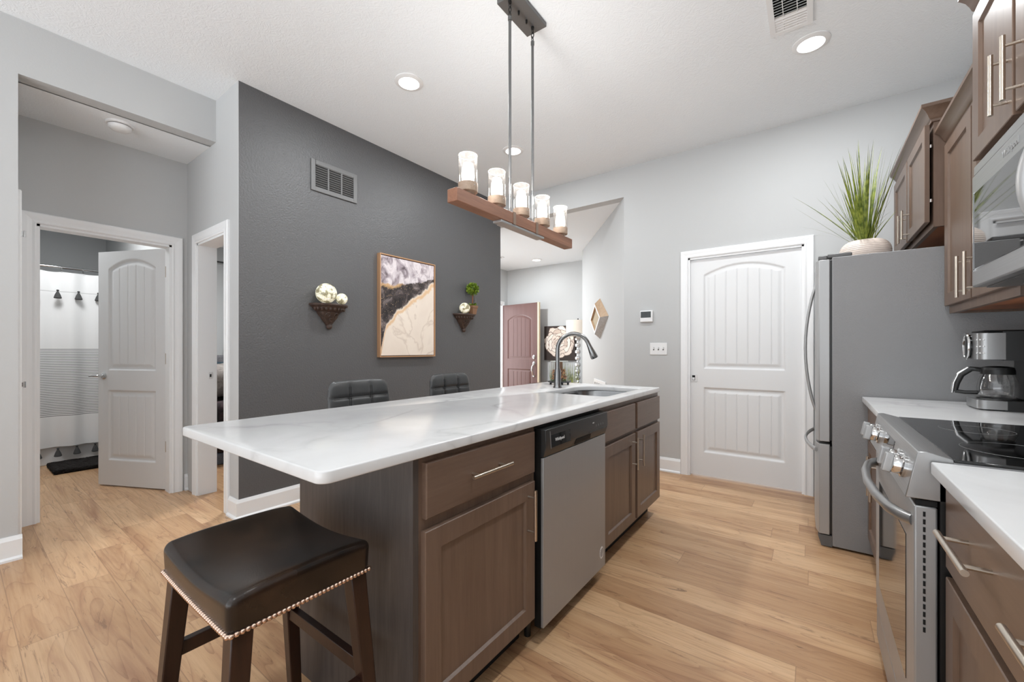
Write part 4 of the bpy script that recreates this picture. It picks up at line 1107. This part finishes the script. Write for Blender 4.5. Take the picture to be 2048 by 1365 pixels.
# ------------------------------------------------------------------ upper cabinets
def crown(x, y0, y1, z, near_return=None, mb=None, p=.055, hgt=.085):
    """crown moulding along Y in front of plane x (faces -X); profile: (out, up)"""
    mb = mb or MB()
    pr = [(0, 0), (.010, 0), (.012, .012), (.020, .018), (.026, .034), (.036, .052), (p-.006, .064), (p, .068), (p, hgt), (0, hgt)]
    if near_return is None:
        mb.rings([[(x-o, y, z+u) for o, u in pr] for y in (y0, y1)])
    else:                                                   # mitred return on the near end, running back to the wall
        mb.rings([[(near_return, y0-o, z+u) for o, u in pr], [(x-o, y0-o, z+u) for o, u in pr], [(x-o, y1, z+u) for o, u in pr]])
    return mb
def upper(name, label, xf, y0, y1, z0, z1, doors, pulls, door_z, crown_z, ret, pull_z):
    c = thing(name, label, 'cabinet', (.7, (y0+y1)/2, z0))
    xb = xf+.0
    obj('body', MB().box(xb, y0, z0+.02, .875, y1, z1).box(xb, y0, z0, xb+.02, y1, z0+.02).box(xb+.02, y0, z0, .875, y0+.018, z0+.02).box(xb+.02, y1-.018, z0, .875, y1, z0+.02), M['cab'], c)
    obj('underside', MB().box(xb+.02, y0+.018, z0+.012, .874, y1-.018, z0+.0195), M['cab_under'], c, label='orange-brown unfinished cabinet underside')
    for (a0, a1), yy in zip(doors, pulls):
        d = obj('door', shaker(WX(xb), a0, door_z[0], a1, door_z[1]), M['cab'], c)
        obj('handle', pull((xb-.02, yy, pull_z[0]), (xb-.02, yy, pull_z[1]), (-1, 0, 0), so=.034), M['nickel'], d)
    obj('crown_moulding', crown(xb, y0, y1, crown_z, ret), M['cab_h'], c)
    return c
upper('wall_cabinet', 'tall two-door wall cabinet above the microwave', .485, 1.411, 2.172, 1.845, 2.40, [(1.42, 1.780), (1.803, 2.166)], [1.742, 1.838], (1.86, 2.385), 2.385, None, (1.885, 2.065))
upper('wall_cabinet', 'two-door wall cabinet between the microwave and the refrigerator', .580, 2.176, 3.082, 1.373, 2.285, [(2.19, 2.618), (2.638, 3.076)], [2.560, 2.676], (1.412, 2.253), 2.262, None, (1.42, 1.606))
cf = upper('wall_cabinet', 'two-door wall cabinet above the refrigerator behind the grass', .522, 3.088, 4.118, 1.838, 2.425, [(3.093, 3.585), (3.613, 4.11)], [3.525, 3.655], (1.868, 2.388), 2.395, .875, (1.875, 2.055))
for o in cf.children:
    if o.name.startswith('door'): o.location.x = -.014     # doors stand a little proud of the frame
for zz in (2.27, 1.98): obj('hinge', MB().cyl((.513, 3.092, zz-.008), (.513, 3.092, zz+.008), .006, 8), M['chrome'], cf)

# ------------------------------------------------------------------ microwave
t = thing('microwave', 'stainless over-the-range microwave with dark glass door', 'microwave', (.67, 1.79, 1.405))
mx = .465
obj('case', MB().box(mx+.035, 1.413, 1.405, .874, 2.170, 1.840), M['grey_plastic'], t)
md = obj('door', MB().box(mx, 1.413, 1.408, mx+.035, 2.170, 1.803), M['steel_h'], t, bevel=.005)
obj('window', MB().box(mx-.0025, 1.56, 1.468, mx+.002, 2.140, 1.737), mat('smoked_mirror_glass', rgb(88), .03, .9), md, bevel=.002)
obj('window_trim', MB().box(mx-.004, 2.140, 1.462, mx, 2.148, 1.742), M['chrome'], md)
obj('logo', text_mesh('Whirlpool', .030, lambda x, y, z: (mx-.0004-z, 1.815-x, 1.771+y), .0012), M['steel'], md, smooth=0)
obj('handle', MB().tube([(mx+.004-.058*math.sin(PI*k/16)**.7, 1.525, 1.44+.30*k/16) for k in range(17)], .0125, 16), M['steel'], md)
obj('top_grille', MB().box(mx+.004, 1.413, 1.806, mx+.034, 2.170, 1.838), M['steel_h'], t, bevel=.003)
obj('lamp_cover', MB().box(.55, 1.55, 1.398, .80, 2.05, 1.405), M['grey_plastic'], t, bevel=.002)

# ------------------------------------------------------------------ coffee maker
cx0, cx1, cy0, cy1, cz = .598, .845, 2.712, 2.902, .9155
t = thing('coffee_maker', 'black and stainless coffee maker on the counter by the refrigerator', 'coffee maker', (.72, 2.8, cz))
def rr3(x0, y0, x1, y1, z0, z1, r): 
    return MB().rings([[(x, y, z) for x, y in rrect(x0, y0, x1, y1, [.003, r, r, .003], 6)] for z in (z0, z1)])
obj('base', rr3(cx0+.08, cy0, cx1, cy1, cz, cz+.045, .002), M['black_plastic'], t)
obj('base_trim', rr3(cx0, cy0-.001, cx0+.09, cy1+.001, cz+.006, cz+.044, .03), M['steel_h'], t)
obj('feet', rr3(cx0+.01, cy0+.008, cx1-.01, cy1-.008, cz-.0003, cz+.006, .02), M['black_plastic'], t)
obj('warming_plate', MB().lathe([(0, 0), (.066, 0), (.064, .005), (0, .005)], (cx0+.083, 2.807, cz+.045), 28), M['dark_metal'], t)
obj('water_tank', MB().box(cx0+.155, cy0, cz+.045, cx1, cy1, cz+.225), M['black_plastic'], t, bevel=.004)
obj('head', rr3(cx0+.075, cy0, cx1, cy1, cz+.222, cz+.35, .002), M['black_plastic'], t)
hd = obj('head_trim', rr3(cx0, cy0-.001, cx0+.085, cy1+.001, cz+.226, cz+.343, .03), M['steel_h'], t)
obj('display', MB().lathe([(0, 0), (.046, 0), (.046, .012), (.040, .016), (0, .016)], T=lambda x, y, z: (cx0-z+.001, 2.822+x*.9, cz+.284+y*1.2), seg=32), M['black_glass'], hd)
obj('display_ring', MB().tube([(cx0-.012, 2.822+.043*math.cos(a), cz+.284+.058*math.sin(a)) for a in [2*PI*k/40 for k in range(40)]], .005, 8, closed=True), M['chrome'], hd)
for k in range(9):
    a, b = k % 3, k//3
    th = R(205+a*22)
    obj('button', MB().sphere((cx0+.03+.0305*math.cos(th), cy0-.001+.03+.0305*math.sin(th), cz+.254+b*.03), .0035, 8, 6), M['plastic'], hd)
obj('lid', MB().box(cx0+.02, cy0+.006, cz+.35, cx1-.01, cy1-.006, cz+.356), M['black_plastic'], t, bevel=.003)
obj('lid_hinge', MB().tube([(.77, cy0+.02, cz+.356), (.785, cy0+.02, cz+.375), (.82, cy0+.02, cz+.375), (.83, cy0+.02, cz+.356)], .005, 8), M['black_plastic'], t)
kx, ky = cx0+.083, 2.807
cf_ = thing('coffee_carafe', 'glass coffee carafe with black handle on the coffee maker', 'carafe', (kx, ky, cz+.051))
z = cz+.0505
obj('glass_body', MB().lathe([(.0001, .0), (.052, .0), (.062, .012), (.065, .045), (.06, .08), (.05, .105), (.048, .115)], (kx, ky, z), 32, cap=False), M['carafe'], cf_)
obj('band', MB().lathe([(.0485, .108), (.053, .108), (.053, .128), (.0485, .128)], (kx, ky, z), 32, cap=False), M['black_plastic'], cf_)
obj('lid', MB().lathe([(0, .126), (.052, .126), (.05, .138), (.03, .144), (0, .145)], (kx, ky, z), 32), M['black_plastic'], cf_)
hdir = Vector((-.45, .10, 0)).normalized()
def hpnt(a, b): return tuple(Vector((kx, ky, z+b))+hdir*a)
hm = obj('handle', MB().tube([hpnt(.046, .126), hpnt(.08, .130), hpnt(.112, .10), hpnt(.126, .06), hpnt(.132, .02)], [.011, .012, .012, .011, .009], 10).tube([hpnt(.132, .022), hpnt(.1, .018), hpnt(.06, .02)], .009, 10), M['black_plastic'], cf_)
obj('handle_trim', MB().tube([hpnt(.09, .136), hpnt(.122, .105), hpnt(.136, .062), hpnt(.142, .014)], [.006, .007, .007, .006], 10), M['chrome'], hm)

# ------------------------------------------------------------------ bathroom
def curtain_mat():
    m = mat('white_striped_shower_curtain', rgb(235), .8); q = N(m); X, Y, Z = q.xyz(q.coord())
    inb = q.math('MULTIPLY', q.math('GREATER_THAN', Z, .50), q.math('LESS_THAN', Z, 1.19))
    st = q.math('GREATER_THAN', q.math('FRACT', q.math('DIVIDE', Z, .0175)), .58)
    seam = q.math('LESS_THAN', q.math('ABSOLUTE', q.math('SUBTRACT', Z, 1.78)), .003)
    c = q.mix(q.math('MULTIPLY', inb, st), rgb(235), rgb(140))
    q.color(q.mix(seam, c, rgb(190))); return m
t = thing('shower_curtain', 'white shower curtain with a grey striped band and dark tassels', 'shower curtain', (-6.25, .5, .18))
mb = MB(); ny, nz_ = 150, 14
vs = []
for j in range(nz_+1):
    z = .185+(1.985-.185)*j/nz_
    for i in range(ny+1):
        y = -.45+1.6*i/ny; amp = .010+.012*(1-j/nz_)+.014*(j/nz_)**6
        vs.append((-6.25+amp*math.sin(y*27+.4*math.sin(y*7))+.02*math.sin(y*8+1)*(1-.4*j/nz_), y, z-(.006*abs(math.sin((y-.08)*PI/.155)) if j == nz_ else 0)))
mb.add(vs, [(j*(ny+1)+i, j*(ny+1)+i+1, (j+1)*(ny+1)+i+1, (j+1)*(ny+1)+i) for j in range(nz_) for i in range(ny)])
cl = obj('cloth', mb, curtain_mat(), t, smooth=80)
tm = mat('charcoal_tassel', rgb(70), .9)
tas = MB().lathe([(0, .05), (.006, .05), (.012, .042), (.006, .034), (.02, .0), (.03, -.035), (.024, -.04), (0, -.038)], (0, 0, 0), 12)
tme = make_mesh('tassel', tas, [tm], (0, 0, 0), 0, 50, True)
for zz, yl in ((1.745, [.52+.148*k for k in range(-3, 5)]), (.135, [.535+.135*k for k in range(-3, 5)])):
    for y in yl:
        o = bpy.data.objects.new('tassel', tme); COL.objects.link(o); o.parent = t; o.location = (.045, y-.5, zz-.18)
r_ = thing('shower_rod', 'ribbed chrome shower curtain rod across the bathroom', 'rod', (-6.25, .5, 2.03))
obj('bar', MB().cyl((-6.25, -.498, 2.03), (-6.25, 1.199, 2.03), .0125, 14), M['chrome'], r_)
for k in range(9):
    y = .08+.155*(k-3)
    obj('curtain_ring', MB().tube([(-6.25+.0*k, y+.004*math.sin(a), 2.012+.03*math.cos(a)) if False else (-6.25+.02*math.sin(a), y, 2.015+.03*math.cos(a)) for a in [2*PI*q/14 for q in range(14)]], .0025, 6, closed=True), M['chrome'], r_)
t = thing('bathtub', 'white bathtub behind the shower curtain', 'bathtub', (-6.8, .35, 0))
obj('apron', MB().box(-6.345, -.498, 0, -6.295, 1.198, .40), M['plastic'], t, bevel=.01)
obj('basin', MB().box(-7.278, -.498, 0, -6.346, 1.198, .30), M['plastic'], t)
def rug_mat():
    m = mat('black_shag', rgb(30, 24, 22), .95); q = N(m); q.bump(q.noise(q.coord(), 90, 3), 1.0, .02); return m
mb = MB().rbox((-6.0, .90, .018), (.24, .30, .0175), .012, 26, lambda p: p+Vector((random.uniform(-.006, .006), random.uniform(-.008, .008), random.uniform(-.004, .008) if p.z > .01 else 0)))
o = obj('bath_mat', mb, rug_mat(), smooth=0); tag(o, 'black shaggy bath mat in front of the bathtub', 'bath mat')

# ------------------------------------------------------------------ bedroom glimpse
def cloth_mat(name, c0, c1, sc, b=.6):
    m = mat(name, c0, .9); q = N(m); n = q.noise(q.coord(), sc, 5, .6, 1.0); q.color(q.ramp(n, [(.35, c0), (.65, c1)])); q.bump(n, b, .03); return m
def lumpy(a):
    return lambda p: p+Vector((a*math.sin(p.y*13+p.z*9), a*math.sin(p.x*11+p.z*7), a*math.sin(p.x*9+p.y*12)))
t = thing('bed', 'bed with grey headboard glimpsed through the narrow bedroom doorway', 'bed', (-5.9, 2.45, 0))
obj('bed_frame', MB().box(-6.95, 1.62, 0, -4.90, 3.3, .12), cloth_mat('blue_grey_fabric', rgb(98, 106, 120), rgb(120, 128, 142), 60), t, bevel=.02)
obj('mattress', MB().rbox((-5.92, 2.46, .36), (1.0, .82, .24), .08, 6), M['plastic'], t, smooth=60)
obj('headboard', MB().box(-7.10, 1.5, 0, -6.98, 3.4, 1.10), cloth_mat('grey_headboard_fabric', rgb(112, 110, 114), rgb(132, 130, 134), 60), t, bevel=.03)
o = obj('throw_blanket', MB().rbox((-5.55, 2.46, .37), (.72, .88, .26), .10, 12, lumpy(.012)), cloth_mat('dark_red_and_blue_plaid', rgb(20, 18, 22), rgb(74, 52, 56), 9), smooth=70); tag(o, 'dark blue and red throw blanket hanging over the bed', 'blanket')
o = obj('comforter', MB().rbox((-5.78, 2.46, .83), (.62, .86, .155), .12, 12, lumpy(.025)), cloth_mat('taupe_plush', rgb(120, 112, 108), rgb(164, 156, 150), 12), smooth=70); tag(o, 'bunched grey-taupe plush comforter on the bed', 'comforter')
o = obj('pillow', MB().rbox((-6.68, 2.2, .86), (.16, .42, .16), .12, 8, lumpy(.012)), cloth_mat('dark_teal_cotton', rgb(34, 52, 62), rgb(60, 80, 92), 14), smooth=70); tag(o, 'dark teal pillow against the grey headboard', 'pillow')
mb = MB(); vs = []
for j in range(2):
    for i in range(41): vs.append((-7.2+.03*math.sin(i*1.1), 2.42+.55*i/40+(.22 if j else 0), .3+2.2*j))
mb.add(vs, [(i, i+1, 42+i, 41+i) for i in range(40)])
t = thing('window_curtain', 'white window curtain hanging beyond the bed', 'curtain', (-7.2, 2.8, 2.5))
mb2 = obj('cloth', mb, mat('white_voile', rgb(214), .8), t, smooth=80)
so = mb2.modifiers.new('thickness', 'SOLIDIFY'); so.thickness = .004
obj('curtain_rod', MB().cyl((-7.2, 2.2, 2.5), (-7.2, 3.4, 2.5), .012, 10).box(-7.28, 2.25, 2.49, -7.19, 2.27, 2.51).box(-7.28, 3.33, 2.49, -7.19, 3.35, 2.51), M['dark_metal'], t)

# ------------------------------------------------------------------ entry beyond the opening
t = thing('console_table', 'low dark console table under the floral canvas in the entry', 'table', (-3.55, 6.38, 0))
obj('table_top', MB().box(-4.0, 5.98, .56, -3.02, 6.6, .59), M['walnut'], t, bevel=.004)
for x in (-3.96, -3.06):
    for y in (6.02, 6.56): obj('leg', MB().box(x-.025, y-.025, 0, x+.025, y+.025, .56), M['walnut'], t)
lx, ly = -3.215, 6.32
t = thing('table_lamp', 'crystal table lamp with cream drum shade in the entry', 'lamp', (lx, ly, .59))
obj('lamp_shade', MB().lathe([(.20, 1.41-.59), (.20, 1.675-.59)], (lx, ly, .59), 40, cap=False), mat('cream_linen_shade', rgb(232, 222, 210), .8), t)
prof = [(.0, 0), (.07, 0), (.07, .02), (.03, .04)]
for k in range(7): zc = .07+k*.11; prof += [(.018, zc), (.046, zc+.025), (.05, zc+.045), (.046, zc+.065), (.018, zc+.09)]
prof += [(.012, .86), (.0, .86)]
crystal = mat('crystal_column', rgb(215), .08, .6)
obj('crystal_column', MB().lathe(prof, (lx, ly, .59), 8), crystal, t, smooth=0)
obj('finial', MB().sphere((lx, ly, 1.70), .012, 10, 8).cyl((lx, ly, 1.62), (lx, ly, 1.695), .004, 8), M['dark_metal'], t)
t = thing('entry_grass', 'low planter of green grass on the entry console table', 'plant', (-3.28, 6.05, .59))
obj('planter', MB().box(-3.62, 6.01, .5905, -3.06, 6.09, .64), M['light_wood'], t, bevel=.004)
gm = MB()
for k in range(90):
    blade(gm, (rnd.uniform(-3.60, -3.08), rnd.uniform(6.02, 6.08), .635), rnd.uniform(0, 2*PI), rnd.uniform(0, .18), rnd.uniform(.14, .38), .006, .15, 6)
obj('grass_blades', gm, M['grass'], t, smooth=80, weld=False)
# floral canvas
t = thing('floral_canvas', 'square canvas of a large pale peony on dark brown, in the entry', 'painting', (-3.72, 6.62, 1.3))
CT = lambda a, b, c: (-4.055+a, 6.63-c, .985+b)
obj('canvas', MB().box(0, 0, .001, .645, .63, .035, T=CT), mat('dark_brown_canvas', rgb(52, 42, 38), .7), t)
fl = MB(); rnd2 = random.Random(21); lay = 0
cols = [rgb(226, 212, 200), rgb(205, 186, 172), rgb(170, 146, 132), rgb(238, 228, 218), rgb(120, 98, 88)]
for ring, (n, rad, sz) in enumerate(((9, .19, .135), (8, .14, .115), (7, .095, .09), (6, .055, .065), (4, .025, .045))):
    for k in range(n):
        a = 2*PI*k/n+ring*.5+rnd2.uniform(-.2, .2); px_, py_ = .325+rad*1.1*math.cos(a), .335+rad*math.sin(a); lay += 1
        pts_ = []
        for q in range(16):
            b = 2*PI*q/16; rr = sz*(1+.16*math.sin(3*b+k)+.1*math.sin(5*b+ring))
            u, v_ = rr*math.cos(b), rr*.72*math.sin(b)
            x, y = px_+v_*math.cos(a)-u*math.sin(a), py_+v_*math.sin(a)+u*math.cos(a)
            pts_.append((min(.64, max(.004, x)), min(.625, max(.004, y))))
        d0 = .0352+lay*.00012
        cxm = sum(p[0] for p in pts_)/16; cym = sum(p[1] for p in pts_)/16
        fl.add([CT(min(.64, max(.004, cxm+(x-cxm)*1.09)), min(.625, max(.004, cym+(y-cym)*1.09)), d0-.00006) for x, y in pts_], [tuple(range(16))], 4)
        fl.add([CT(x, y, d0) for x, y in pts_], [tuple(range(16))], rnd2.choice((0, 3, 1, 0)))
        lay += 1; d0 = .0352+lay*.00012
        cxm = sum(p[0] for p in pts_)/16; cym = sum(p[1] for p in pts_)/16
        fl.add([CT(cxm+(x-cxm)*.62-math.cos(a)*sz*.2, cym+(y-cym)*.5-math.sin(a)*sz*.2, d0) for x, y in pts_], [tuple(range(16))], rnd2.choice((1, 2, 1, 4)))
fm_ = []
for i, cc in enumerate(cols): fm_.append(mat('petal_tone', cc, .7))
obj('painted_flower', fl, fm_, t, smooth=0, weld=False)
